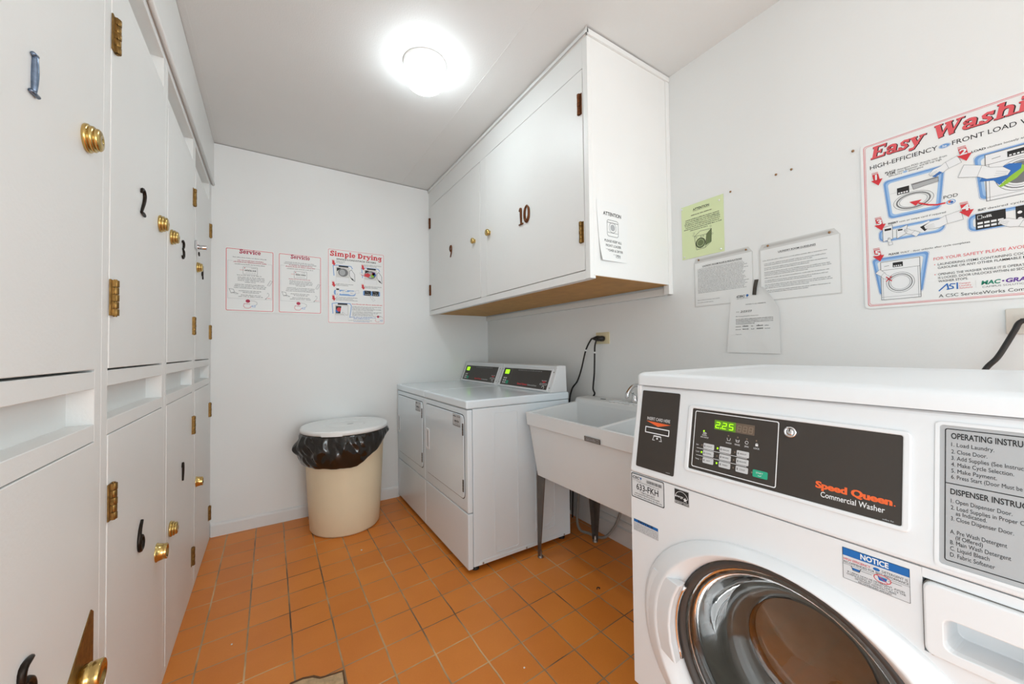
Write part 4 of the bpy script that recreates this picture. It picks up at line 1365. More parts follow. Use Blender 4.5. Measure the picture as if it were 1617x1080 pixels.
SLAB = {
    ' ': (0.34, []),
    'E': (0.82, [([(0.22, 0.05), (0.22, 0.95)], 0.22), bar(0.06, 0.72, 0.93, 0.13), bar(0.2, 0.52, 0.5, 0.12), bar(0.06, 0.74, 0.07, 0.13), ([(0.72, 0.95), (0.72, 0.74)], 0.09), ([(0.75, 0.05), (0.75, 0.28)], 0.09), ([(0.53, 0.38), (0.53, 0.62)], 0.08)]),
    'a': (0.68, [(arc(0.27, 0.20, 0.16, 0.14, 0, 360, 16), 0.14), (arc(0.29, 0.46, 0.19, 0.18, 160, 0, 8) + [(0.48, 0.30), (0.48, 0.08)], 0.18), bar(0.44, 0.66, 0.05), ball(0.13, 0.50, 0.08)]),
    's': (0.56, [([(0.43, 0.55), (0.38, 0.63), (0.26, 0.65), (0.14, 0.56), (0.18, 0.42), (0.36, 0.31), (0.43, 0.18), (0.31, 0.06), (0.16, 0.06), (0.09, 0.16)], 0.15), ([(0.47, 0.69), (0.47, 0.48)], 0.08), ([(0.05, 0.01), (0.05, 0.24)], 0.08)]),
    'y': (0.72, [([(0.13, 0.64), (0.37, 0.08)], 0.20), ([(0.60, 0.64), (0.36, 0.05), (0.26, -0.18), (0.14, -0.22)], 0.12), bar(0.0, 0.30, 0.65), bar(0.46, 0.74, 0.65), ball(0.13, -0.17, 0.09)]),
    'W': (1.20, [([(0.13, 0.94), (0.37, 0.06)], 0.21), ([(0.37, 0.06), (0.60, 0.90)], 0.11), ([(0.58, 0.94), (0.82, 0.06)], 0.21), ([(0.82, 0.06), (1.06, 0.94)], 0.11), bar(0.0, 0.30, 0.95), bar(0.46, 0.72, 0.95), bar(0.92, 1.20, 0.95)]),
    'h': (0.80, [([(0.2, 0.97), (0.2, 0.03)], 0.20), (arc(0.41, 0.43, 0.19, 0.21, 170, 0, 8) + [(0.60, 0.3), (0.60, 0.03)], 0.18), bar(0.04, 0.2, 0.95), bar(0.04, 0.36, 0.05), bar(0.46, 0.78, 0.05)]),
    'i': (0.40, [([(0.2, 0.66), (0.2, 0.03)], 0.20), bar(0.04, 0.2, 0.65), bar(0.04, 0.36, 0.05), ball(0.19, 0.90, 0.11)]),
    'n': (0.80, [([(0.2, 0.66), (0.2, 0.03)], 0.20), (arc(0.41, 0.43, 0.19, 0.21, 170, 0, 8) + [(0.60, 0.3), (0.60, 0.03)], 0.18), bar(0.04, 0.2, 0.65), bar(0.04, 0.36, 0.05), bar(0.46, 0.78, 0.05)]),
    'm': (1.16, [([(0.2, 0.66), (0.2, 0.03)], 0.19), (arc(0.38, 0.45, 0.17, 0.19, 170, 0, 8) + [(0.55, 0.3), (0.55, 0.03)], 0.17), (arc(0.74, 0.45, 0.18, 0.19, 170, 0, 8) + [(0.92, 0.3), (0.92, 0.03)], 0.17), bar(0.04, 0.2, 0.65), bar(0.06, 0.34, 0.05), bar(0.43, 0.69, 0.05), bar(0.79, 1.10, 0.05)]),
    'g': (0.70, [(arc(0.29, 0.40, 0.18, 0.22, 0, 360, 16), 0.15), ([(0.50, 0.64), (0.50, -0.08)] + arc(0.31, -0.10, 0.19, 0.14, 0, -165, 8), 0.16), bar(0.5, 0.68, 0.64)]),
    'S': (0.70, [([(0.55, 0.76), (0.50, 0.89), (0.34, 0.94), (0.16, 0.82), (0.20, 0.62), (0.44, 0.44), (0.55, 0.26), (0.42, 0.07), (0.22, 0.06), (0.11, 0.24)], 0.19), ([(0.60, 0.98), (0.60, 0.70)], 0.09), ([(0.06, 0.02), (0.06, 0.32)], 0.09)]),
    'e': (0.64, [(arc(0.31, 0.35, 0.21, 0.28, 0, 322, 18), 0.16), bar(0.12, 0.52, 0.36)]),
    'r': (0.60, [([(0.2, 0.66), (0.2, 0.03)], 0.20), (arc(0.38, 0.48, 0.16, 0.14, 175, 40, 6), 0.14), ball(0.50, 0.55, 0.09), bar(0.04, 0.2, 0.65), bar(0.04, 0.40, 0.05)]),
    'v': (0.70, [([(0.13, 0.64), (0.35, 0.06)], 0.20), ([(0.36, 0.06), (0.58, 0.64)], 0.11), bar(0.0, 0.30, 0.65), bar(0.44, 0.72, 0.65)]),
    'c': (0.60, [(arc(0.31, 0.35, 0.21, 0.28, 48, 315, 16), 0.16), ball(0.46, 0.52, 0.09)]),
    'o': (0.66, [(arc(0.32, 0.35, 0.21, 0.28, 0, 360, 20), 0.17)]),
    'p': (0.74, [([(0.2, 0.66), (0.2, -0.27)], 0.20), (arc(0.39, 0.35, 0.20, 0.28, 0, 360, 18), 0.15), bar(0.04, 0.2, 0.65), bar(0.04, 0.40, -0.26)]),
    'l': (0.40, [([(0.2, 0.97), (0.2, 0.03)], 0.20), bar(0.04, 0.2, 0.95), bar(0.04, 0.36, 0.05)]),
    'D': (0.90, [([(0.22, 0.95), (0.22, 0.05)], 0.22), (arc(0.34, 0.5, 0.38, 0.43, -90, 90, 12), 0.18), bar(0.05, 0.42, 0.94, 0.12), bar(0.05, 0.42, 0.06, 0.12)]),
}


def slab(mb, pl, body, x, y, cap, h, m, width, align='l', shear=0.0, grow=0.0):
    total = sum(SLAB[c][0] for c in body)
    kx = width / total
    if align == 'c':
        x -= width / 2
    cx_ = 0.0
    n_ = 0
    for c in body:
        for pts, w in SLAB[c][1]:
            w += grow
            for (xa, ya), (xb, yb) in zip(pts[:-1], pts[1:]):
                dx, dy = xb - xa, yb - ya
                l = math.hypot(dx, dy) or 1e-9
                e = min(w * 0.25, 0.05) + grow * 0.3
                ex, ey, nx, ny = dx / l * e, dy / l * e, -dy / l * w / 2, dx / l * w / 2
                q = [(xa - ex - nx, ya - ey - ny), (xb + ex - nx, yb + ey - ny), (xb + ex + nx, yb + ey + ny), (xa - ex + nx, ya - ey + ny)]
                mb.poly(pl, [(x + (cx_ + a + shear * b) * kx, y + b * cap) for a, b in q], h + (n_ % 10) * 2.5e-5, m)
                n_ += 1
        cx_ += SLAB[c][0]
    return mb


# ------------------------------------------------------------------ signs on the walls
def sign_board(name, label, cat, pl, w, h, r=0.008, th=0.0035, m=None, group=None):
    root = thing(name, label, cat, pl.o, group)
    p = MB().prism(pl, rrect(0, 0, w, h, r), 0.0006, th, m or PLASTICSHEET).build('board', root)
    return root, p, th + 0.0004


def arrow(mb, pl, x, y, w, hgt, num, h, col=None):
    """tilted red arrow pointing down with its step number"""
    col = col or RED
    def T(a, b):
        return (x + a * w + (1 - b) * w * 0.28, y + b * hgt)
    mb.poly(pl, [T(0.10, 0.42), T(0.62, 0.42), T(0.62, 0.86), T(0.10, 0.86)], h, col)
    mb.poly(pl, [T(-0.12, 0.44), T(0.86, 0.44), T(0.38, 0.0)], h, col)
    for k in range(2):
        mb.stroke(pl, [T(0.10, 0.91 + 0.07 * k), T(0.62, 0.91 + 0.07 * k)], hgt * 0.025, h, col)
    if num:
        mb.text(pl, num, x + w * 0.47, y + hgt * 0.45, hgt * 0.36, h + 0.0003, WHITE, align='c', bold=0.03, aspect=1.25)
    return mb


def blue_panel(mb, pl, pts, h, t=0.008):
    """drawing panel with a pale blue border that deepens outwards"""
    mx = sum(p[0] for p in pts) / len(pts)
    my = sum(p[1] for p in pts) / len(pts)
    hw = max(p[0] for p in pts) - mx
    hh = max(p[1] for p in pts) - my

    def sc(d):
        return [(mx + (p[0] - mx) * (hw - d) / hw, my + (p[1] - my) * (hh - d) / hh) for p in pts]
    mb.ring(pl, sc(0.0), sc(0.0006), h, MBLUE)
    mb.ring(pl, sc(0.002), sc(0.002 + t * 0.5), h, MBLUE)
    mb.ring(pl, sc(0.002 + t * 0.5), sc(0.002 + t), h, LBLUE)


def quad_round(x0, y0, x1, y1, r, skew_b=0.0):
    pts = rrect(x0, y0, x1, y1, r)
    return [(x + skew_b * (y1 - y) / (y1 - y0) * (1 if x < (x0 + x1) / 2 else -1), y) for x, y in pts]


def hand(mb, pl, x, y, s, h, ang=0.0, flip=1):
    """line-drawn hand and cuff reaching in"""
    c_, s_ = math.cos(ang), math.sin(ang)

    def T(pts):
        return [(x + flip * (a * c_ - b * s_) * s, y + (a * s_ + b * c_) * s) for a, b in pts]
    outl = [(0, 0.1), (0.25, 0.24), (0.55, 0.22), (0.75, 0.30), (1.3, 0.34), (1.3, -0.14), (0.75, -0.12), (0.5, -0.2), (0.28, -0.16), (0.02, -0.06)]
    mb.poly(pl, T(outl), h, WHITE)
    mb.stroke(pl, T(outl), 0.0007, h + 0.0002, INKG, closed=True)
    for k in range(3):
        mb.stroke(pl, T([(0.05, 0.06 - 0.05 * k), (0.35, 0.08 - 0.08 * k)]), 0.0005, h + 0.0002, INKG)
    mb.stroke(pl, T([(0.8, 0.32), (0.78, -0.13)]), 0.0006, h + 0.0002, INKG)


def washer_drawing(mb, pl, x0, y0, x1, y1, h, line=0.0009):
    w, hg = x1 - x0, y1 - y0
    mb.rect(pl, x0, y0, x1, y1, h, WHITE)
    mb.stroke(pl, [(x0, y0), (x1, y0), (x1, y1), (x0, y1)], line * 1.4, h + 0.0002, INKG, closed=True)
    mb.stroke(pl, [(x0, y0 + hg * 0.78), (x1, y0 + hg * 0.78)], line, h + 0.0002, INKG)
    mb.stroke(pl, [(x0, y0 + hg * 0.07), (x1, y0 + hg * 0.07)], line * 0.7, h + 0.0002, INKG)
    mb.stroke(pl, [(x0 + w * 0.05, y0), (x0 + w * 0.05, y0 + hg * 0.78)], line * 0.7, h + 0.0002, INKG)
    mb.stroke(pl, [(x1 - w * 0.05, y0), (x1 - w * 0.05, y0 + hg * 0.78)], line * 0.7, h + 0.0002, INKG)
    mb.rect(pl, x0 + w * 0.32, y0 + hg * 0.83, x0 + w * 0.58, y0 + hg * 0.95, h + 0.0003, INK)
    for k in range(4):
        mb.rect(pl, x0 + w * (0.345 + 0.055 * k), y0 + hg * 0.845, x0 + w * (0.38 + 0.055 * k), y0 + hg * 0.875, h + 0.0005, WHITE)
    mb.stroke(pl, [(x0 + w * 0.10, y0 + hg * 0.88), (x0 + w * 0.22, y0 + hg * 0.89)], line, h + 0.0003, INK)
    cxx, cyy = x0 + w * 0.5, y0 + hg * 0.42
    for rr, m, lw in ((0.36, INKG, 1.0), (0.30, INKG, 2.2), (0.25, INKL, 1.4)):
        mb.stroke(pl, circ(cxx, cyy, w * rr, n=28), line * lw, h + 0.0003, m, closed=True)


# ---- big washing instructions on the right wall
pl = on_right_wall(0.453, 1.342)
SWD, SHT = 0.455, 0.581
root, board, h = sign_board('washing_sign', 'large white Easy Washing sign with red heading on the right wall', 'sign', pl, SWD, SHT, 0.014)
g = MB()
for d_, lw in ((0.0085, 0.0016), (0.0125, 0.0011)):
    g.ring(pl, rrect(d_, d_, SWD - d_, SHT - d_, 0.008), rrect(d_ + lw, d_ + lw, SWD - d_ - lw, SHT - d_ - lw, 0.007), h, PINK)
flat(g, 'border', board)
g = MB()
for s_, x_, wd in (('Easy', 0.0255, 0.128), ('Washing', 0.1720, 0.255)):
    slab(g, pl, s_, x_ + 0.0016, 0.5188, 0.0420, h, INK, wd, shear=0.16, grow=0.035)
    slab(g, pl, s_, x_, 0.5200, 0.0420, h + 0.0005, PINK, wd, shear=0.16)
g.text(pl, 'HIGH-EFFICIENCY', 0.0245, 0.4850, 0.0135, h, INK, width=0.159, bold=0.004)
g.text(pl, 'FRONT LOAD WASHERS', 0.2140, 0.4850, 0.0135, h, INK, width=0.212, bold=0.004)
flat(g, 'heading', board)
g = MB()
g.poly(pl, circ(0.1985, 0.4905, 0.0125, 0.0072, n=24), h, MBLUE)
g.stroke(pl, circ(0.1985, 0.4905, 0.0112, 0.0060, n=24), 0.0008, h + 0.0002, WHITE, closed=True)
g.text(pl, 'he', 0.1985, 0.4872, 0.0062, h + 0.0002, WHITE, align='c', bold=0.02)
flat(g, 'badge', board)
g = MB()
for s_, x_, y_, wd in (('PLACE detergent POD directly into drum', 0.0625, 0.4560, 0.140), ('OR open dispenser, and fill cup high', 0.0660, 0.4490, 0.125), ('INSERT coin or swipe card if required', 0.0660, 0.2810, 0.130),
                       ('SELECT desired cycle', 0.2590, 0.2660, 0.083), ('LOAD clothes loosely and close door', 0.2510, 0.4440, 0.145), ('PLEASE WAIT - door unlocks after cycle completes', 0.0650, 0.1765, 0.177)):
    a_, b_ = s_.split(' ', 1)
    wa = wd * (0.185 if a_ != 'PLEASE' else 0.14)
    g.text(pl, a_, x_, y_, 0.0058, h, INK, width=wa, bold=0.03)
    g.text(pl, b_, x_ + wa + 0.003, y_, 0.0056, h, INK, width=wd - wa - 0.003)
    flat(g, 'caption', board)
    g = MB()
g.text(pl, 'efficiency', 0.0710, 0.4420, 0.0056, h, INK, width=0.033)
g.text(pl, 'detergent', 0.1180, 0.4420, 0.0056, h, INK, width=0.034)
g.poly(pl, circ(0.1105, 0.4450, 0.0055, 0.0036, n=14), h, LBLUE)
flat(g, 'caption', board)
g = MB()
g.text(pl, 'POD', 0.1925, 0.3245, 0.0100, h, INK, width=0.029)
flat(g, 'caption', board)
g = MB()
g.text(pl, 'FOR YOUR SAFETY PLEASE AVOID:', 0.1670, 0.1380, 0.0088, h, PINK, width=0.182, bold=0.004)
for s_, x_, y_, wd in (('LAUNDERING ITEMS CONTAINING COOKING OIL,', 0.1755, 0.1205, 0.205), ('GASOLINE OR ANY OTHER FLAMMABLE MATERIALS.', 0.1755, 0.1095, 0.205),
                       ('OPENING THE WASHER WHILE IT IS OPERATING. DOOR', 0.1755, 0.0890, 0.205), ('IS LOCKED. DOOR UNLOCKS WITHIN 60 SECONDS AFTER', 0.1755, 0.0780, 0.208), ('WASHER STOPS.', 0.1755, 0.0670, 0.060)):
    g.text(pl, s_, x_, y_, 0.0068, h, INK, width=wd, bold=0.004)
for y_ in (0.124, 0.0925):
    g.poly(pl, circ(0.1690, y_, 0.0014, n=8), h, PINK)
flat(g, 'safety_text', board)
g = MB()
g.stroke(pl, [(0.1765, 0.0405), (0.1935, 0.0600), (0.1960, 0.0425)], 0.0034, h, BLUE)
g.stroke(pl, [(0.2095, 0.0580), (0.2010, 0.0585), (0.1985, 0.0535), (0.2050, 0.0500), (0.2060, 0.0450), (0.1930, 0.0430)], 0.0030, h, BLUE)
g.stroke(pl, [(0.2140, 0.0600), (0.2140, 0.0420)], 0.0034, h, BLUE)
for i, s_ in enumerate(('Campus', 'Laundry', 'Solutions')):
    g.text(pl, s_, 0.2180, 0.0550 - i * 0.0070, 0.0050, h, PINK, width=(0.0215, 0.0235, 0.0255)[i])
g.stroke(pl, [(0.2500, 0.0620), (0.2500, 0.0400)], 0.0004, h, INKL)
g.text(pl, 'MAC', 0.2600, 0.0470, 0.0110, h, GREEN, width=0.0360, bold=0.035, shear=0.15)
g.poly(pl, circ(0.3000, 0.0525, 0.0022, n=10), h, PURPLE)
g.text(pl, 'GRAY', 0.3045, 0.0470, 0.0110, h, PURPLE, width=0.0480, bold=0.035, shear=0.15)
g.text(pl, 'CAMPUS SOLUTIONS', 0.2620, 0.0375, 0.0050, h, INKG, width=0.0860)
g.text(pl, 'A CSC ServiceWorks Company', 0.1755, 0.0195, 0.0095, h, INK, width=0.1880)
flat(g, 'company_marks', board)
g = MB()
for num, x_, y_ in (('1', 0.0255, 0.4230), ('2', 0.2215, 0.4245), ('3', 0.0300, 0.2655), ('4', 0.2215, 0.2540), ('5', 0.0235, 0.1600)):
    flat(arrow(MB(), pl, x_, y_, 0.030, 0.048, num, h + 0.0016), 'step_arrow', board)
# step 1
g = MB()
blue_panel(g, pl, quad_round(0.0545, 0.2975, 0.1990, 0.4335, 0.012, 0.012), h, 0.011)
g.stroke(pl, [(0.074, 0.383), (0.186, 0.383)], 0.0006, h, INKL)
g.rect(pl, 0.0900, 0.3735, 0.1185, 0.3960, h + 0.0002, INK)
for k in range(4):
    g.rect(pl, 0.0925 + k * 0.0062, 0.3760, 0.0968 + k * 0.0062, 0.3805, h + 0.0004, WHITE)
for rr, m_, lw in ((0.0460, INKG, 0.001), (0.0380, INKG, 0.0035), (0.0320, INKL, 0.0016)):
    g.stroke(pl, circ(0.1265, 0.3440, rr, rr * 0.62, n=32), lw, h + 0.0002, m_, closed=True)
g.poly(pl, [(0.128, 0.379), (0.183, 0.386), (0.183, 0.400), (0.124, 0.398)], h + 0.0003, INKL)
g.stroke(pl, [(0.128, 0.379), (0.183, 0.386), (0.183, 0.400), (0.124, 0.398)], 0.0012, h + 0.0004, INKG, closed=True)
g.stroke(pl, [(0.127, 0.3955), (0.182, 0.3985)], 0.0030, h + 0.0005, INKG)
g.poly(pl, [(0.170, 0.404), (0.186, 0.415), (0.192, 0.410), (0.178, 0.400)], h + 0.0006, BLUE)
hand(g, pl, 0.165, 0.410, 0.052, h + 0.0005, 0.32)
pts = [(0.195, 0.312), (0.178, 0.312), (0.160, 0.318), (0.140, 0.330)]
g.stroke(pl, pts, 0.0046, h + 0.0007, RED)
g.poly(pl, [(0.118, 0.341), (0.146, 0.340), (0.132, 0.324)], h + 0.0007, RED)
g.poly(pl, circ(0.2075, 0.3115, 0.0095, 0.0078, n=20), h, MBLUE)
g.poly(pl, circ(0.2075, 0.3115, 0.0075, 0.0058, n=20), h + 0.0002, WHITE)
g.poly(pl, circ(0.2055, 0.3125, 0.0040, n=14), h + 0.0003, ORANGE)
g.poly(pl, circ(0.2090, 0.3105, 0.0038, n=14), h + 0.0004, BLUE)
flat(g, 'step_one_drawing', board)
# step 2
g = MB()
blue_panel(g, pl, quad_round(0.2530, 0.2950, 0.4100, 0.4330, 0.012, 0.010), h, 0.012)
washer_drawing(g, pl, 0.2760, 0.2900, 0.4000, 0.4260, h + 0.0002, 0.0012)
g.poly(pl, circ(0.338, 0.352, 0.030, n=24), h + 0.0006, INKG)
g.poly(pl, [(0.298, 0.325), (0.322, 0.350), (0.336, 0.376), (0.350, 0.362), (0.330, 0.338), (0.304, 0.322)], h + 0.0007, LIMEG)
g.poly(pl, [(0.264, 0.352), (0.270, 0.366), (0.290, 0.374), (0.318, 0.384), (0.340, 0.376), (0.338, 0.362), (0.314, 0.344), (0.300, 0.329), (0.290, 0.346)], h + 0.0008, BLUE)
hand(g, pl, 0.318, 0.356, 0.075, h + 0.0009, 0.36, -1)
flat(g, 'step_two_drawing', board)
# step 3
g = MB()
blue_panel(g, pl, rrect(0.0405, 0.2230, 0.1950, 0.2720, 0.018), h, 0.008)
g.prism(pl, [(0.052, 0.226), (0.076, 0.230), (0.076, 0.278), (0.052, 0.274)], h, h + 0.0003, WHITE)
g.stroke(pl, [(0.052, 0.226), (0.076, 0.230), (0.076, 0.278), (0.052, 0.274)], 0.0012, h + 0.0005, INKG, closed=True)
g.rect(pl, 0.0565, 0.2610, 0.0730, 0.2680, h + 0.0006, INK)
hand(g, pl, 0.066, 0.236, 0.020, h + 0.0008, -1.45)
g.poly(pl, [(0.086, 0.228), (0.108, 0.240), (0.112, 0.268), (0.086, 0.258)], h + 0.0004, WHITE)
g.stroke(pl, [(0.086, 0.228), (0.108, 0.240), (0.112, 0.268), (0.086, 0.258)], 0.0012, h + 0.0006, INKG, closed=True)
g.rect(pl, 0.0890, 0.2530, 0.1000, 0.2580, h + 0.0006, INK)
hand(g, pl, 0.104, 0.252, 0.030, h + 0.0008, -0.7)
g.poly(pl, [(0.122, 0.252), (0.160, 0.268), (0.168, 0.240), (0.146, 0.232)], h + 0.0004, WHITE)
g.poly(pl, [(0.140, 0.252), (0.162, 0.262), (0.166, 0.250), (0.150, 0.236)], h + 0.0006, INK)
hand(g, pl, 0.150, 0.246, 0.062, h + 0.0008, 0.16)
flat(g, 'step_three_drawing', board)
# step 4
g = MB()
blue_panel(g, pl, rrect(0.2380, 0.2060, 0.4000, 0.2600, 0.016), h, 0.009)
g.rect(pl, 0.2540, 0.2110, 0.3090, 0.2580, h + 0.0002, INK)
g.rect(pl, 0.3260, 0.2110, 0.3800, 0.2580, h + 0.0002, INK)
g.stroke(pl, [(0.258, 0.242), (0.266, 0.242), (0.266, 0.252), (0.258, 0.252)], 0.0008, h + 0.0004, WHITE, closed=True)
g.dashes(pl, 0.268, 0.284, 0.243, 0.007, h + 0.0004, WHITE, 3)
for r_ in range(2):
    for k in range(4):
        g.rect(pl, 0.2575 + k * 0.0125, 0.2155 + r_ * 0.0105, 0.2675 + k * 0.0125, 0.2215 + r_ * 0.0105, h + 0.0004, WHITE)
        g.poly(pl, circ(0.333 + k * 0.012, 0.222 + r_ * 0.018, 0.0042, n=10), h + 0.0004, WHITE)
hand(g, pl, 0.296, 0.223, 0.052, h + 0.0006, -0.42)
flat(g, 'step_four_drawing', board)
# step 5
g = MB()
blue_panel(g, pl, quad_round(0.0205, 0.0420, 0.1600, 0.1730, 0.010, 0.018), h, 0.012)
washer_drawing(g, pl, 0.0440, 0.0270, 0.1370, 0.1560, h + 0.0002, 0.0011)
hand(g, pl, 0.066, 0.094, 0.034, h + 0.0008, 0.75, -1)
g.stroke(pl, [(0.0570, 0.0890), (0.0700, 0.1040)], 0.0028, h + 0.0012, RED)
g.stroke(pl, [(0.0570, 0.1040), (0.0700, 0.0890)], 0.0028, h + 0.0012, RED)
flat(g, 'step_five_drawing', board)


# ---- service signs on the back wall
def service_sign(x0, w, title, label, seed):
    pl = on_back_wall(x0, 1.498)
    hh = 0.446
    root, board, h = sign_board('service_sign', label, 'sign', pl, w, hh, 0.012)
    g = MB()
    g.ring(pl, rrect(0.008, 0.009, w - 0.008, hh - 0.009, 0.008), rrect(0.0115, 0.0125, w - 0.0115, hh - 0.0125, 0.006), h, PINK)
    flat(g, 'border', board)
    flat(slab(MB(), pl, title, w / 2, 0.4080, 0.0290, h, CRIM, 0.124, align='c', grow=0.02), 'heading', board)
    g = MB()
    g.dashes(pl, 0.046, w - 0.048, 0.3765, 0.0060, h, INKG, seed)
    if seed > 40:
        g.dashes(pl, 0.040, w - 0.040, 0.3660, 0.0060, h, INKG, seed + 1)
    g.dashes(pl, 0.072, w - 0.066, 0.3560, 0.0075, h, CRIM, seed + 2)
    g.dashes(pl, 0.050, w - 0.050, 0.3440, 0.0080, h, CRIM, seed + 3)
    g.dashes(pl, 0.056, w - 0.060, 0.3295, 0.0060, h, INKG, seed + 4)
    g.dashes(pl, 0.070, w - 0.080, 0.2540, 0.0060, h, CRIM if seed > 40 else INKG, seed + 5)
    for i in range(4):
        g.dashes(pl, 0.074 + (0.04 if i == 3 else 0), w - 0.062 - (0.05 if i == 3 else 0), 0.2390 - i * 0.0110, 0.0066, h, INKG, seed + 6 + i)
    for i in range(3):
        g.dashes(pl, 0.058 - i * 0.003, w - 0.052, 0.1880 - i * 0.0110, 0.0066, h, INKG, seed + 11 + i)
    for i in range(2):
        g.dashes(pl, 0.080 + i * 0.022, w - 0.075 - i * 0.018, 0.1450 - i * 0.0110, 0.0066, h, INKG, seed + 15 + i)
    for i in range(2):
        g.dashes(pl, 0.092 - i * 0.014, w - 0.082 + i * 0.012, 0.1160 - i * 0.0105, 0.0066, h, INKG, seed + 18 + i)
    g.dashes(pl, w - 0.046, w - 0.020, 0.1015, 0.0050, h, PINK, seed + 22)
    flat(g, 'lettering', board)
    g = MB()
    g.stroke(pl, [(0.044, 0.352), (0.018, 0.352), (0.018, 0.093), (w - 0.016, 0.093), (w - 0.016, 0.346), (w - 0.042, 0.346)], 0.0012, h, INKL)
    g.ring(pl, rrect(0.103, 0.264, 0.187, 0.318, 0.004), rrect(0.1045, 0.2655, 0.1855, 0.3165, 0.003), h, INKG)
    g.dashes(pl, 0.114, 0.180, 0.2870, 0.0125, h, INK, seed + 29)
    g.dashes(pl, 0.118, 0.176, 0.2740, 0.0048, h, INKL, seed + 30)
    g.dashes(pl, 0.150, 0.182, 0.3070, 0.0045, h, INKG, seed + 31)
    g.poly(pl, [(0.108, 0.311), (0.117, 0.311), (0.1125, 0.303)], h, CRIM)
    g.stroke(pl, [(0.084, 0.293), (0.108, 0.293)], 0.0018, h, PINK)
    flat(g, 'label_drawing', board)
    g = MB()   # phone, laptop, handset
    px = w - 0.044
    g.stroke(pl, [(px, 0.196), (px + 0.014, 0.192), (px + 0.032, 0.226), (px + 0.018, 0.232)], 0.0020, h, INKL, closed=True)
    g.stroke(pl, [(px + 0.006, 0.201), (px + 0.014, 0.199), (px + 0.026, 0.224), (px + 0.018, 0.226)], 0.0010, h, INKL, closed=True)
    g.stroke(pl, [(0.026, 0.158), (0.050, 0.155), (0.056, 0.136), (0.036, 0.130)], 0.0020, h, INKG, closed=True)
    g.stroke(pl, [(0.036, 0.129), (0.060, 0.133), (0.076, 0.126)], 0.0026, h, INKG)
    g.stroke(pl, [(0.050, 0.129), (0.066, 0.122), (0.078, 0.128)], 0.0012, h, INKG)
    g.stroke(pl, [(w - 0.052, 0.096), (w - 0.046, 0.108), (w - 0.034, 0.122), (w - 0.034, 0.136), (w - 0.042, 0.142), (w - 0.044, 0.134)], 0.0022, h, INKL)
    g.stroke(pl, [(w - 0.056, 0.096), (w - 0.050, 0.104)], 0.0028, h, INKG)
    flat(g, 'line_drawings', board)
    g = MB()   # company mark: red disc over a curling ribbon
    mx = w * 0.455
    g.poly(pl, circ(mx, 0.078, 0.0130, 0.0115, n=22), h, CRIM)
    g.dashes(pl, mx - 0.024, mx + 0.010, 0.0565, 0.0060, h, CRIM, seed + 40)
    g.stroke(pl, [(mx - 0.022, 0.056), (mx - 0.025, 0.042), (mx - 0.016, 0.030), (mx + 0.004, 0.028), (mx + 0.014, 0.034), (mx + 0.018, 0.042)], 0.0034, h, PINKL)
    g.stroke(pl, [(mx + 0.016, 0.081), (mx + 0.036, 0.080), (mx + 0.052, 0.072), (mx + 0.054, 0.060), (mx + 0.046, 0.052)], 0.0024, h, INKL)
    g.text(pl, 'ACE', mx + 0.018, 0.0360, 0.0150, h, MBLUE, width=0.028, shear=0.3, bold=0.01)
    flat(g, 'company_mark', board)


service_sign(0.0725, 0.2890, 'Service', 'white Service sign with red border, leftmost on the back wall', 11)
service_sign(0.3805, 0.2880, 'Servicio', 'white Servicio sign with red border, between the other two back wall signs', 51)

# ---- drying instructions
pl = on_back_wall(0.7045, 1.4325)
w, hh = 0.434, 0.588
root, board, h = sign_board('drying_sign', 'white Simple Drying sign with red heading on the back wall above the bin', 'sign', pl, w, hh, 0.010)
flat(MB().ring(pl, rrect(0.008, 0.008, w - 0.008, hh - 0.008, 0.008), rrect(0.0105, 0.0105, w - 0.0105, hh - 0.0105, 0.007), h, PINK), 'border', board)
g = MB()
slab(g, pl, 'Simple Drying', 0.0200, 0.5285, 0.0390, h, RED, 0.390, grow=0.02)
g.text(pl, 'SINGLE-LOAD/STACK DRYERS', 0.0660, 0.5010, 0.0120, h, INK, width=0.297, bold=0.02)
flat(g, 'heading', board)
g = MB()
for x_, y_ in ((0.030, 0.4520), (0.246, 0.4370), (0.030, 0.2850), (0.246, 0.2800), (0.030, 0.1780)):
    flat(arrow(MB(), pl, x_, y_, 0.030, 0.046, None, h + 0.0016), 'step_arrow', board)
g = MB()
sd_ = 70
for x_, y_, wd, n_ in ((0.064, 0.4860, 0.070, 2), (0.270, 0.4800, 0.135, 2), (0.062, 0.3100, 0.125, 2), (0.272, 0.3060, 0.135, 2), (0.062, 0.2050, 0.165, 3)):
    for i in range(n_):
        g.dashes(pl, x_, x_ + wd * (1 - 0.25 * (i % 2)), y_ - i * 0.0105, 0.0062, h, INKG, sd_)
        sd_ += 1
g.dashes(pl, 0.178, 0.408, 0.1560, 0.0085, h, RED, sd_)
for i in range(4):
    g.dashes(pl, 0.180, 0.405 - (i % 2) * 0.06, 0.1380 - i * 0.0095, 0.0060, h, INKG, sd_ + 1 + i)
for i in range(4):
    g.dashes(pl, 0.180, 0.405 - (i % 3) * 0.03, 0.0960 - i * 0.0095, 0.0060, h, INKG, sd_ + 7 + i)
g.dashes(pl, 0.164, 0.360, 0.0530, 0.0080, h, BLUE, sd_ + 12)
g.dashes(pl, 0.190, 0.310, 0.0410, 0.0080, h, BLUE, sd_ + 13)
g.dashes(pl, 0.152, 0.330, 0.0280, 0.0048, h, INKG, sd_ + 14)
g.dashes(pl, 0.190, 0.310, 0.0200, 0.0048, h, BLUE, sd_ + 15)
flat(g, 'lettering', board)


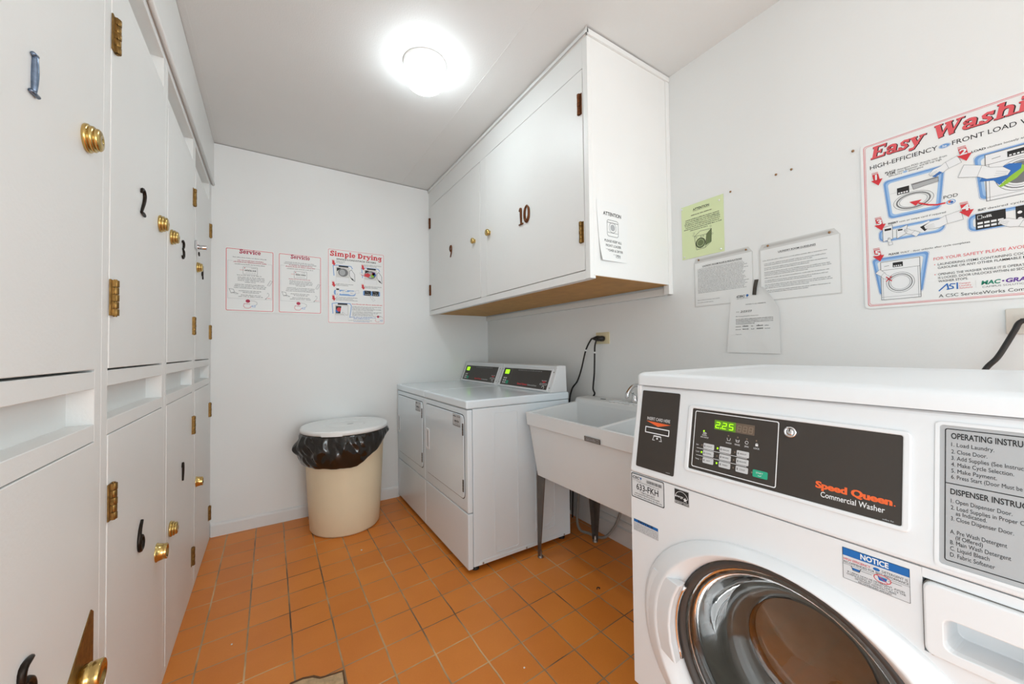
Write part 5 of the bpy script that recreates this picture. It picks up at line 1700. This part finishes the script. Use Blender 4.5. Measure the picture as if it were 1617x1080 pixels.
def dryer_drawing(name, x, y, cloth, closed=False):
    g = MB()
    g.stroke(pl, [(x + 0.006, y + 0.058), (x, y + 0.135), (x + 0.030, y + 0.140), (x + 0.130, y + 0.140), (x + 0.140, y + 0.122)] + ([(x + 0.128, y + 0.030)] if closed else []), 0.0052, h, MBLUE)
    g.rect(pl, x + 0.020, y + 0.010, x + 0.118, y + 0.128, h + 0.0002, mat('drawing_grey', (218, 216, 212), 0.6))
    g.rect(pl, x + 0.040, y + 0.128, x + 0.110, y + 0.140, h + 0.0003, INK)
    g.rect(pl, x + 0.022, y + 0.010, x + 0.116, y + 0.046, h + 0.0004, WHITE)
    if closed:
        g.rect(pl, x + 0.026, y + 0.060, x + 0.068, y + 0.116, h + 0.0004, INK)
        g.poly(pl, circ(x + 0.050, y + 0.090, 0.017, n=10), h + 0.0006, RED)
        g.poly(pl, circ(x + 0.036, y + 0.078, 0.012, n=10), h + 0.0005, BLUE)
        g.poly(pl, [(x + 0.058, y + 0.060), (x + 0.112, y + 0.052), (x + 0.112, y + 0.118), (x + 0.066, y + 0.118)], h + 0.0007, WHITE)
        hand(g, pl, x + 0.072, y + 0.070, 0.026, h + 0.0009, -0.9)
    else:
        g.poly(pl, [(x + 0.026, y + 0.120), (x + 0.060, y + 0.120), (x + 0.026, y + 0.092)], h + 0.0004, INK)
        g.poly(pl, circ(x + 0.072, y + 0.086, 0.036, 0.032, n=24), h + 0.0004, INKG)
        g.poly(pl, circ(x + 0.066, y + 0.086, 0.022, 0.024, n=20), h + 0.0006, INKL)
        g.poly(pl, [(x + 0.118, y + 0.100), (x + 0.132, y + 0.114), (x + 0.156, y + 0.080), (x + 0.158, y + 0.022), (x + 0.138, y + 0.036), (x + 0.118, y + 0.066)], h + 0.0005, WHITE)
        g.stroke(pl, [(x + 0.118, y + 0.100), (x + 0.132, y + 0.114), (x + 0.156, y + 0.080), (x + 0.158, y + 0.022), (x + 0.138, y + 0.036), (x + 0.118, y + 0.066)], 0.0030, h + 0.0006, INKG, closed=True)
        g.poly(pl, [(x + 0.122, y + 0.052), (x + 0.144, y + 0.042), (x + 0.156, y + 0.022), (x + 0.136, y + 0.034)], h + 0.0008, INK)
        if cloth:
            for cx_, cy_, r_, m_ in ((0.094, 0.100, 0.012, PURPLE), (0.100, 0.088, 0.012, BLUE), (0.084, 0.080, 0.014, LIMEG), (0.088, 0.096, 0.012, PINK)):
                g.poly(pl, circ(x + cx_, y + cy_, r_, n=10), h + 0.0008, m_)
            g.poly(pl, [(x - 0.006, y + 0.086), (x + 0.050, y + 0.098), (x + 0.070, y + 0.086), (x + 0.050, y + 0.064), (x + 0.026, y + 0.070), (x - 0.002, y + 0.078)], h + 0.0010, RED)
            hand(g, pl, x + 0.022, y + 0.080, 0.030, h + 0.0012, 0.3, -1)
    flat(g, name, board)


dryer_drawing('step_one_drawing', 0.042, 0.318, False)
dryer_drawing('step_two_drawing', 0.252, 0.318, True)
dryer_drawing('step_five_drawing', 0.034, 0.022, False, True)
g = MB()
blue_panel(g, pl, rrect(0.046, 0.222, 0.206, 0.268, 0.018), h, 0.014)
g.rect(pl, 0.060, 0.224, 0.086, 0.282, h + 0.0004, WHITE)
g.rect(pl, 0.064, 0.264, 0.084, 0.276, h + 0.0006, INK)
g.poly(pl, [(0.098, 0.232), (0.118, 0.240), (0.122, 0.264), (0.098, 0.258)], h + 0.0004, WHITE)
hand(g, pl, 0.070, 0.236, 0.026, h + 0.0008, -1.4)
hand(g, pl, 0.108, 0.252, 0.028, h + 0.0008, 0.3)
g.poly(pl, circ(0.176, 0.246, 0.026, 0.016, n=18), h + 0.0004, WHITE)
hand(g, pl, 0.166, 0.246, 0.050, h + 0.0008, 0.15)
flat(g, 'step_three_drawing', board)
g = MB()
g.poly(pl, rrect(0.262, 0.234, 0.394, 0.272, 0.006), h, MBLUE)
for x_ in (0.272, 0.334):
    g.rect(pl, x_, 0.234, x_ + 0.050, 0.274, h + 0.0003, INK)
    for k in range(3):
        g.rect(pl, x_ + 0.006 + k * 0.014, 0.240, x_ + 0.015 + k * 0.014, 0.247, h + 0.0005, INKL)
    g.stroke(pl, [(x_ + 0.010, 0.268), (x_ + 0.034, 0.256)], 0.0016, h + 0.0005, INKL)
hand(g, pl, 0.316, 0.236, 0.040, h + 0.0008, -1.0)
flat(g, 'step_four_drawing', board)
g = MB()
g.poly(pl, circ(0.378, 0.066, 0.0100, 0.0100, n=20), h, CRIM)
g.stroke(pl, [(0.360, 0.046), (0.356, 0.034), (0.364, 0.024), (0.380, 0.022), (0.388, 0.028)], 0.0030, h, PINKL)
g.stroke(pl, [(0.392, 0.066), (0.412, 0.064), (0.418, 0.052)], 0.0022, h, INKL)
g.text(pl, 'ACE', 0.392, 0.0280, 0.0140, h, BLUE, width=0.025, shear=0.3)
flat(g, 'company_mark', board)

# ------------------------------------------------------------------ loose papers
def curled_sheet(name, label, cat, pl, w, hh, bend, m, nx=14, ny=18, cut=None):
    """paper sheet; bend(u, v) gives the distance off the wall, cut(u, v) shifts a corner"""
    root = thing(name, label, cat, pl.o)
    mb = MB()
    vs, fs = [], []
    for j in range(ny + 1):
        for i in range(nx + 1):
            u, v = i / nx, j / ny
            x, y = u * w, v * hh
            if cut:
                x, y = cut(u, v, x, y)
            vs.append(pl.P(x, y, 0.0012 + bend(u, v)))
    for j in range(ny):
        for i in range(nx):
            a = j * (nx + 1) + i
            fs.append((a, a + 1, a + nx + 2, a + nx + 1))
    mb.add(vs, fs, m, True)
    sheet = mb.build('sheet', root, fix=False)
    so = sheet.modifiers.new('thickness', 'SOLIDIFY')
    so.thickness = 0.0004
    so.offset = -1
    es = sheet.modifiers.new('crisp_edges', 'EDGE_SPLIT')
    es.split_angle = math.radians(35)
    return root, sheet


class BentPl(Pl):
    """print on a bent sheet"""

    def __init__(s, pl, w, hh, bend):
        Pl.__init__(s, pl.o, pl.u, pl.v)
        s.w, s.hh, s.bend = w, hh, bend

    def P(s, x, y, h=0.0):
        u = min(max(x / s.w, 0), 1)
        v = min(max(y / s.hh, 0), 1)
        return s.o + s.u * x + s.v * y + s.n * (0.0012 + s.bend(u, v) + h)


# notice on the cabinet's near side
pl = Pl((1.5660, UY, 1.6110), (1, 0, 0), (0, 0, 1))
w, hh = 0.207, 0.274
bend = lambda u, v: 0.010 * max(0.0, 1 - v * 2.6) ** 2 * (1 - u) + 0.003 * (1 - u) * (1 - v)
cut = lambda u, v, x, y: (x + 0.022 * (1 - u) * (1 - v) ** 1.2 - 0.012 * u * (1 - v) + 0.0, y + 0.006 * u * 1.0)
root, sheet = curled_sheet('attention_notice', 'white Attention notice with a washer drawing on the wall cabinet side', 'notice', pl, w, hh, bend, PAPER, cut=cut)
bp = BentPl(pl, w, hh, bend)
g = MB()
h = 0.0004
g.text(bp, 'ATTENTION', 0.0420, 0.2120, 0.0160, h, INK, width=0.118, bold=0.02)
for i, (s_, x_, wd) in enumerate((('PLEASE KEEP ALL', 0.0470, 0.114), ('FRONT LOADER', 0.0540, 0.102), ('WASHER & DRYER', 0.0500, 0.118), ('DOORS OPEN', 0.0610, 0.088))):
    g.text(bp, s_, x_, 0.0900 - i * 0.0215, 0.0110, h, INK, width=wd, bold=0.012)
g.stroke(bp, [(0.106, 0.0225), (0.150, 0.0225)], 0.0012, h, INK)
flat(g, 'lettering', sheet)
g = MB()
g.stroke(bp, rrect(0.0660, 0.1180, 0.1390, 0.1930, 0.010), 0.0018, h, INK, closed=True)
g.stroke(bp, [(0.0660, 0.1810), (0.1390, 0.1810)], 0.0020, h, INK)
g.stroke(bp, [(0.0700, 0.1350), (0.1360, 0.1350)], 0.0014, h, INK)
g.stroke(bp, circ(0.1020, 0.1590, 0.0230, n=24), 0.0015, h, INK, closed=True)
g.poly(bp, circ(0.1020, 0.1590, 0.0140, n=20), h, INKL)
g.stroke(bp, circ(0.1020, 0.1590, 0.0140, n=20), 0.0010, h + 0.0002, INKG, closed=True)
flat(g, 'washer_drawing', sheet)

# lime notice
pl = on_right_wall(1.1500, 1.6590)
w, hh = 0.2130, 0.2680
bend = lambda u, v: 0.0012 * math.sin(PI * u) + 0.004 * max(0.0, 1 - abs(u) * 5) * max(0.0, v - 0.6)
root, sheet = curled_sheet('lime_notice', 'pale lime green Attention notice with a washer cartoon on the right wall', 'notice', pl, w, hh, bend, LIME)
bp = BentPl(pl, w, hh, bend)
g = MB()
g.text(bp, 'ATTENTION', 0.0630, 0.2340, 0.0110, h, INK, width=0.082, bold=0.02)
g.stroke(bp, [(0.0630, 0.2310), (0.1450, 0.2310)], 0.0008, h, INK)
g.dashes(bp, 0.0520, 0.1560, 0.2110, 0.0052, h, INK, 101)
for i in range(7):
    x_ = (0.022, 0.020, 0.016, 0.018, 0.022, 0.012, 0.046)[i]
    g.dashes(bp, x_, w - x_ - (0.030 if i == 6 else 0), 0.1920 - i * 0.0092, 0.0052, h, INK, 110 + i)
for y_, xa, xb in ((0.1810, 0.066, 0.190), (0.1715, 0.016, 0.055)):
    g.stroke(bp, [(xa, y_), (xb, y_)], 0.0006, h, INK)
flat(g, 'lettering', sheet)
g = MB()
X0, Y0 = 0.0720, 0.0360
g.poly(bp, [(X0 + 0.052, Y0 + 0.012), (X0 + 0.080, Y0 + 0.024), (X0 + 0.082, Y0 + 0.086), (X0 + 0.058, Y0 + 0.066)], h, OLIVE)
g.stroke(bp, [(X0 + 0.006, Y0), (X0 + 0.050, Y0 + 0.002), (X0 + 0.058, Y0 + 0.066), (X0 - 0.004, Y0 + 0.068)], 0.0014, h + 0.0002, INK, closed=True)
g.stroke(bp, [(X0 - 0.004, Y0 + 0.068), (X0 + 0.026, Y0 + 0.088), (X0 + 0.082, Y0 + 0.086), (X0 + 0.058, Y0 + 0.066)], 0.0014, h + 0.0002, INK)
g.stroke(bp, [(X0 + 0.050, Y0 + 0.002), (X0 + 0.080, Y0 + 0.024), (X0 + 0.082, Y0 + 0.086)], 0.0014, h + 0.0002, INK)
g.poly(bp, circ(X0 + 0.027, Y0 + 0.030, 0.0235, n=26), h + 0.0003, OLIVE)
g.stroke(bp, circ(X0 + 0.027, Y0 + 0.030, 0.0235, n=26), 0.0024, h + 0.0004, INK, closed=True)
g.stroke(bp, circ(X0 + 0.027, Y0 + 0.030, 0.0165, n=22), 0.0012, h + 0.0004, LIME, closed=True)
for x_ in (0.006, 0.030, 0.042):
    g.stroke(bp, circ(X0 + x_, Y0 + 0.060, 0.0032, n=10), 0.0010, h + 0.0003, INK, closed=True)
for x_, y_ in ((-0.006, 0.084), (-0.010, 0.074), (0.078, 0.098), (0.086, 0.060)):
    g.stroke(bp, circ(X0 + x_, Y0 + y_, 0.0038, n=10), 0.0009, h, OLIVE, closed=True)
flat(g, 'washer_drawing', sheet)


def tack(y, z, label, group, m, r=0.0045, x=W - 0.0005, d=0.006):
    o = MB().lathe((x, y, z), (-1, 0, 0), [(r * 0.5, 0.0), (r * 0.5, d * 0.4), (r, d * 0.45), (r * 0.9, d * 0.8), (r * 0.4, d), (0.0005, d * 1.02)], m, 14).build('push_pin', loc=(x, y, z))
    tag(o, label, 'push pin', group)
    return o


PINW = mat('white_pin', (240, 240, 238), 0.3)
for (y, z), wh in zip(((1.1450, 1.9160), (0.9550, 1.9020), (0.9520, 1.6720), (1.1360, 1.6710)), ('upper left', 'upper right', 'lower right', 'lower left')):
    tack(y, z, 'white push pin in the %s corner of the lime green notice' % wh, 'white pins of the lime notice', PINW, x=W - 0.0015)

# two sleeves with typed rules
def sleeve(y0, z0, w, hh, label, lines, head, name, seed, head_x, head_w):
    pl = on_right_wall(y0, z0)
    root = thing(name, label, 'notice', pl.o)
    c_ = 0.018
    mb = MB().prism(pl, [(0, 0), (w, 0), (w, hh), (w - c_, hh + 0.026), (c_ * 0.6, hh + 0.022), (0, hh)], 0.0006, 0.0016, SLEEVE)
    s_ = mb.build('sleeve', root)
    p = part_label(MB().prism(pl, [(0.006, 0.004), (w - 0.004, 0.004), (w - 0.004, hh + 0.001), (0.006, hh - 0.002)], 0.0015, 0.0021, PAPER).build('sheet', root), 'typed white sheet')
    sh = MB().prism(pl, [(c_ * 0.9, hh + 0.006), (w - c_, hh + 0.010), (w - c_ * 1.6, hh + 0.0205), (c_ * 1.4, hh + 0.0165)], 0.0016, 0.0019, mat('sleeve_seam_grey', (196, 194, 190), 0.2))  # grey strip across the top flap, darker than the sleeve
    sh.build('sleeve_seam', root)
    g = MB()
    h = 0.0025
    g.text(pl, head, head_x, hh - 0.024, 0.0068, h, INK, width=head_w, bold=0.015)
    g.stroke(pl, [(head_x, hh - 0.0262), (head_x + head_w, hh - 0.0262)], 0.0006, h, INK)
    rnd = random.Random(seed)
    for k, (x0, x1, y, cap) in enumerate(lines):
        g.dashes(pl, x0, x1, y, cap, h, INKG, seed + k, rnd.uniform(0.88, 1.0))
    flat(g, 'lettering', p)


L = [(0.020, 0.258, 0.1810 - i * 0.0064, 0.0034) for i in range(19)] + [(0.016, 0.130, 0.0300, 0.0030), (0.016, 0.100, 0.0180, 0.0030)]
sleeve(1.0890, 1.4130, 0.2720, 0.2160, 'left clear-sleeved typed rules sheet pinned below the lime notice', L, 'LAUNDRY ROOM RULES & REGULATIONS', 'rules_sheet', 200, 0.045, 0.182)
L = [(0.014, 0.240, 0.1700, 0.0034)]
y_ = 0.1560
for n_ in (2, 2, 3, 1, 2, 3, 2):
    for k in range(n_):
        L.append((0.020, 0.258 if k < n_ - 1 or n_ == 1 else 0.190, y_, 0.0034))
        y_ -= 0.0066
    y_ -= 0.0048
sleeve(0.7920, 1.4070, 0.2760, 0.2200, 'right clear-sleeved typed guidelines sheet, widest paper on the right wall', L, 'LAUNDRY ROOM GUIDELINES', 'guidelines_sheet', 240, 0.073, 0.128)
BR = mat('brown_pin', (150, 112, 76), 0.4, metal=0.4)
for y, z, lab in ((1.0620, 1.6420, 'brown push pin at the left end of the rules sheet'), (0.8430, 1.6430, 'brown push pin at the right end of the rules sheet'), (0.7560, 1.6395, 'brown push pin at the left end of the guidelines sheet'), (0.5470, 1.6400, 'brown push pin at the right end of the guidelines sheet')):
    tack(y, z, lab, 'brown pins of the typed sheets', BR, x=W - 0.0015)
for y, z, lab in ((0.9040, 1.9230, 'empty brown push pin just above the lime notice'), (0.7190, 1.9280, 'left one of two empty pins high between the lime notice and washing sign'), (0.6640, 1.9270, 'right one of two empty pins high between the lime notice and washing sign'), (0.4730, 1.9150, 'brass push pin beside the upper left corner of the washing sign')):
    tack(y, z, lab, 'empty pins in the right wall', BR)

# letter hanging over both sheets, its right edge curling
pl = on_right_wall(0.9350, 1.1900)
w, hh = 0.2160, 0.2790
bend = lambda u, v: 0.0032 + 0.0008 * math.sin(9 * u + 5 * v) + 0.007 * (max(0.0, u - 0.6) / 0.4) ** 2 * (0.1 + v * 0.9)
cut = lambda u, v, x, y: (x + 0.025 * (v) * (1 - u) - 0.055 * u ** 2 * max(0.0, (v - 0.60) / 0.40) ** 1.5, y - 0.006 * u * (1 - v))
root, sheet = curled_sheet('price_letter', 'curling white letter with a handwritten date hanging below the two typed sheets', 'letter', pl, w, hh, bend, PAPER, cut=cut)
bp = BentPl(pl, w, hh, bend)
g = MB()
h = 0.0005
g.text(bp, 'CSC', 0.0480, 0.2450, 0.0090, h, INK, width=0.037, bold=0.03, shear=0.2)
g.poly(bp, circ(0.0935, 0.2510, 0.0052, n=14), h, BLUE)
g.poly(bp, [(0.0895, 0.2490), (0.0960, 0.2480), (0.0915, 0.2420)], h, NOTICEB)
g.text(bp, 'ServiceWorks', 0.0490, 0.2380, 0.0042, h, INKG, width=0.048)
flat(g, 'letterhead', sheet)
g = MB()
g.text(bp, 'NOTICE TO ALL RESIDENTS', 0.0860, 0.2090, 0.0040, h, INK, width=0.080, bold=0.01)
g.text(bp, 'DATE:', 0.0440, 0.1790, 0.0034, h, INK, width=0.013)
g.text(bp, '2/23/23', 0.0620, 0.1770, 0.0085, h, INK, width=0.048, shear=0.35)
g.text(bp, 'RE: Pricing of Laundry Equipment', 0.0420, 0.1590, 0.0036, h, INK, width=0.094)
for i in range(4):
    g.dashes(bp, 0.0420, 0.1920 - (0.072 if i == 3 else 0), 0.1460 - i * 0.0068, 0.0036, h, INK, 301 + i)
for i, (a_, b_) in enumerate((('2.50', '2.00'), ('2.25', '1.75'))):
    yy = 0.1130 - i * 0.0125
    g.dashes(bp, 0.0400, 0.0620, yy, 0.0036, h, INK, 311 + i)
    g.dashes(bp, 0.0700, 0.0940, yy, 0.0068, h, INK, 341 + i)
    g.dashes(bp, 0.1060, 0.1180, yy, 0.0036, h, INK, 321 + i)
    g.dashes(bp, 0.1280, 0.1520, yy, 0.0068, h, INK, 351 + i)
    g.dashes(bp, 0.1600, 0.1800, yy, 0.0036, h, INK, 331 + i)
g.text(bp, 'Thank you', 0.0390, 0.0790, 0.0036, h, INK, width=0.026)
flat(g, 'lettering', sheet)
pt = Pl(on_right_wall(0.9350, 1.1900).P(0, 0, 0), (0, -1, 0), (0, 0, 1))
tp = MB()
tp.add([pt.P(0.1230, 0.3150, 0.0028), pt.P(0.1395, 0.3140, 0.0028), pt.P(0.1350, 0.2790, 0.0100), pt.P(0.1320, 0.2470, 0.0108), pt.P(0.1160, 0.2500, 0.0108), pt.P(0.1195, 0.2800, 0.0100)], [(0, 1, 2, 5), (5, 2, 3, 4)], TAPE)
to = tp.build('tape_strip', loc=pt.P(0.127, 0.28, 0.01), fix=False)
sm = to.modifiers.new('thickness', 'SOLIDIFY')
sm.thickness = 0.0004
tag(to, 'short dark strip of tape holding up the hanging letter', 'tape')

# ------------------------------------------------------------------ outlets and cords
def outlet(y0, z0, w, hh, label, m):
    pl = on_right_wall(y0, z0)
    r = thing('wall_outlet', label, 'outlet', pl.P(w / 2, hh / 2))
    p = MB().prism(pl, rrect(0, 0, w, hh, 0.004), 0.0, 0.006, m).build('cover_plate', r, bevel=0.0015)
    for cxo in (w * 0.27, w * 0.73):
        s = MB().prism(pl, rrect(cxo - 0.016, hh / 2 - 0.017, cxo + 0.016, hh / 2 + 0.017, 0.006), 0.004, 0.0075, m)
        for dy in (-0.006, 0.006):
            s.rect(pl, cxo - 0.006, hh / 2 + dy - 0.001, cxo + 0.003, hh / 2 + dy + 0.001, 0.0078, SEAM)
        s.build('socket', r, fix=False)
    MB().lathe(pl.P(w / 2, hh / 2, 0.006), pl.n, [(0.003, 0), (0.0025, 0.001), (0.0005, 0.0012)], STEEL, 8).build('screw', r)
    return pl


outlet(1.7630, 1.2440, 0.1120, 0.0730, 'ivory wall outlet above the laundry tub with two plugs', IVORY)
outlet(0.1515, 1.2410, 0.1160, 0.0720, 'off-white wall outlet at the right edge under the washing sign', OFFW)


def power_cord(label, plug, pts, tie=None, r=0.0052):
    p0 = Vector(plug)
    root = thing('power_cord', label, 'cord', p0, 'dryer power cords' if tie is not None else None)
    pm = MB()
    pm.tube([p0 + Vector((0.024, -0.001, 0)), p0 + Vector((0.006, -0.0005, 0)), p0 + Vector((-0.004, 0.006, 0)), p0 + Vector((-0.008, 0.024, 0.0))], [0.017, 0.0175, 0.014, 0.007], CORD, 12)
    part_label(pm.build('plug', root), 'black plug')
    path = smooth_path([p0 + Vector((-0.008, 0.022, 0.0))] + [Vector(q) for q in pts], 6)
    MB().tube(path, r, CORD, 10).build('cable', root)
    if tie:
        t0 = Vector(tie)
        i = min(range(len(path)), key=lambda k: (path[k] - t0).length)
        d_ = (path[min(i + 1, len(path) - 1)] - path[i - 1]).normalized()
        tm = MB().tube([path[i] - d_ * 0.005, path[i] + d_ * 0.005], r + 0.0022, PINW, 12)
        tm.tube([path[i] + Vector((-0.004, 0, 0)), path[i] + Vector((-0.006, -0.016, 0.003))], 0.0018, PINW, 6)
        part_label(tm.build('cable_tie', root), 'white cable tie')


power_cord('left black dryer cord, curving from the ivory outlet down behind the dryer', (2.078, 1.732, 1.279),
           [(2.070, 1.774, 1.272), (2.070, 1.822, 1.205), (2.070, 1.867, 1.080), (2.068, 1.905, 1.000), (2.055, 1.950, 0.935), (2.052, 1.975, 0.80), (2.060, 1.985, 0.45), (2.055, 1.985, 0.12)], (2.070, 1.818, 1.212))
power_cord('right black dryer cord, hanging straight from the ivory outlet behind the tub', (2.078, 1.700, 1.277),
           [(2.066, 1.735, 1.235), (2.070, 1.743, 1.177), (2.072, 1.751, 1.056), (2.085, 1.777, 0.960), (2.1065, 1.790, 0.915), (2.1065, 1.880, 0.84), (2.075, 1.940, 0.70), (2.06, 1.955, 0.30), (2.055, 1.960, 0.08)], (2.070, 1.746, 1.190))
power_cord('black washer cord dropping from the off-white outlet behind the washer', (2.078, 0.075, 1.279),
           [(2.060, 0.122, 1.274), (2.060, 0.133, 1.250), (2.060, 0.147, 1.215), (2.055, 0.164, 1.175), (2.050, 0.188, 1.135), (2.03, 0.21, 1.05), (2.02, 0.22, 0.60)], None, 0.0065)
# hose looped on the floor under the tub
dh = MB()
dh.tube(smooth_path([(2.075, 1.905, 0.32), (2.06, 1.92, 0.10), (2.07, 1.905, 0.016), (2.09, 1.84, 0.010), (2.105, 1.76, 0.012), (2.12, 1.70, 0.05), (2.145, 1.64, 0.16), (2.150, 1.60, 0.32)], 6), 0.0085, GREYC, 10)
tag(dh.build('drain_hose', loc=(2.09, 1.84, 0.010)), 'thin grey hose looping over the floor under the laundry tub', 'hose')
# ------------------------------------------------------------------ floor damage and litter
fp = Pl((0, 0, 0), (1, 0, 0), (0, 1, 0))
pts = [(0.400, 1.640), (0.440, 1.640), (0.476, 1.628), (0.496, 1.607), (0.512, 1.602), (0.574, 1.592), (0.570, 1.520), (0.566, 1.430), (0.420, 1.440), (0.380, 1.520), (0.375, 1.610)]
gm = MB()
gm.prism(fp, pts, 0.0004, 0.0016, CONCD)
inn = [(0.404, 1.628), (0.440, 1.628), (0.470, 1.617), (0.492, 1.596), (0.512, 1.592), (0.567, 1.583), (0.564, 1.516), (0.558, 1.436), (0.424, 1.446), (0.388, 1.522), (0.383, 1.606)]
gm.prism(fp, inn, 0.0012, 0.0026, CONC)
for k in range(46):
    rnd = random.Random(k)
    x, y = rnd.uniform(0.41, 0.556), rnd.uniform(1.46, 1.585)
    a = rnd.uniform(0, PI)
    s_ = rnd.uniform(0.004, 0.011)
    gm.prism(fp, [(x + s_ * math.cos(a + t) * rnd.uniform(0.5, 1), y + s_ * 0.6 * math.sin(a + t) * rnd.uniform(0.5, 1)) for t in (0, 1.2, 2.4, 3.6, 5.0)], 0.002, 0.0045, CONC)
tag(gm.build('broken_tile_patch', loc=(0.47, 1.55, 0.0)), 'crumbled tan patch where a floor tile has broken away', 'floor damage')


def crumb(x, y, s_, label, m, curl=False):
    g = MB()
    if curl:
        g.tube(smooth_path([(x - s_, y, 0.003), (x, y + s_ * 0.8, 0.004), (x + s_, y, 0.003), (x + s_ * 0.2, y - s_ * 0.5, 0.003)], 4), 0.0022, m, 6)
    else:
        rnd = random.Random(int(x * 1000))
        g.lathe((x, y, 0.0), (0, 0, 1), [(s_ * 0.6, 0), (s_, s_ * 0.4), (s_ * 0.7, s_ * 0.8), (0.0005, s_ * 0.9)], m, 7)
    tag(g.build('floor_crumb', loc=(x, y, 0)), label, 'crumb')


crumb(0.807, 2.474, 0.0055, 'white crumb on the floor tiles in front of the bin', PAPER)
crumb(1.735, 1.407, 0.010, 'dark curled scrap on the floor under the laundry tub', SEAM, True)
crumb(0.202, 1.987, 0.0040, 'pale crumb on the floor near the lockers', PAPER)
crumb(0.275, 2.696, 0.0040, 'pale crumb on a floor joint left of the bin', PAPER)
crumb(1.154, 1.221, 0.0040, 'pale crumb on the floor left of the washer', PAPER)
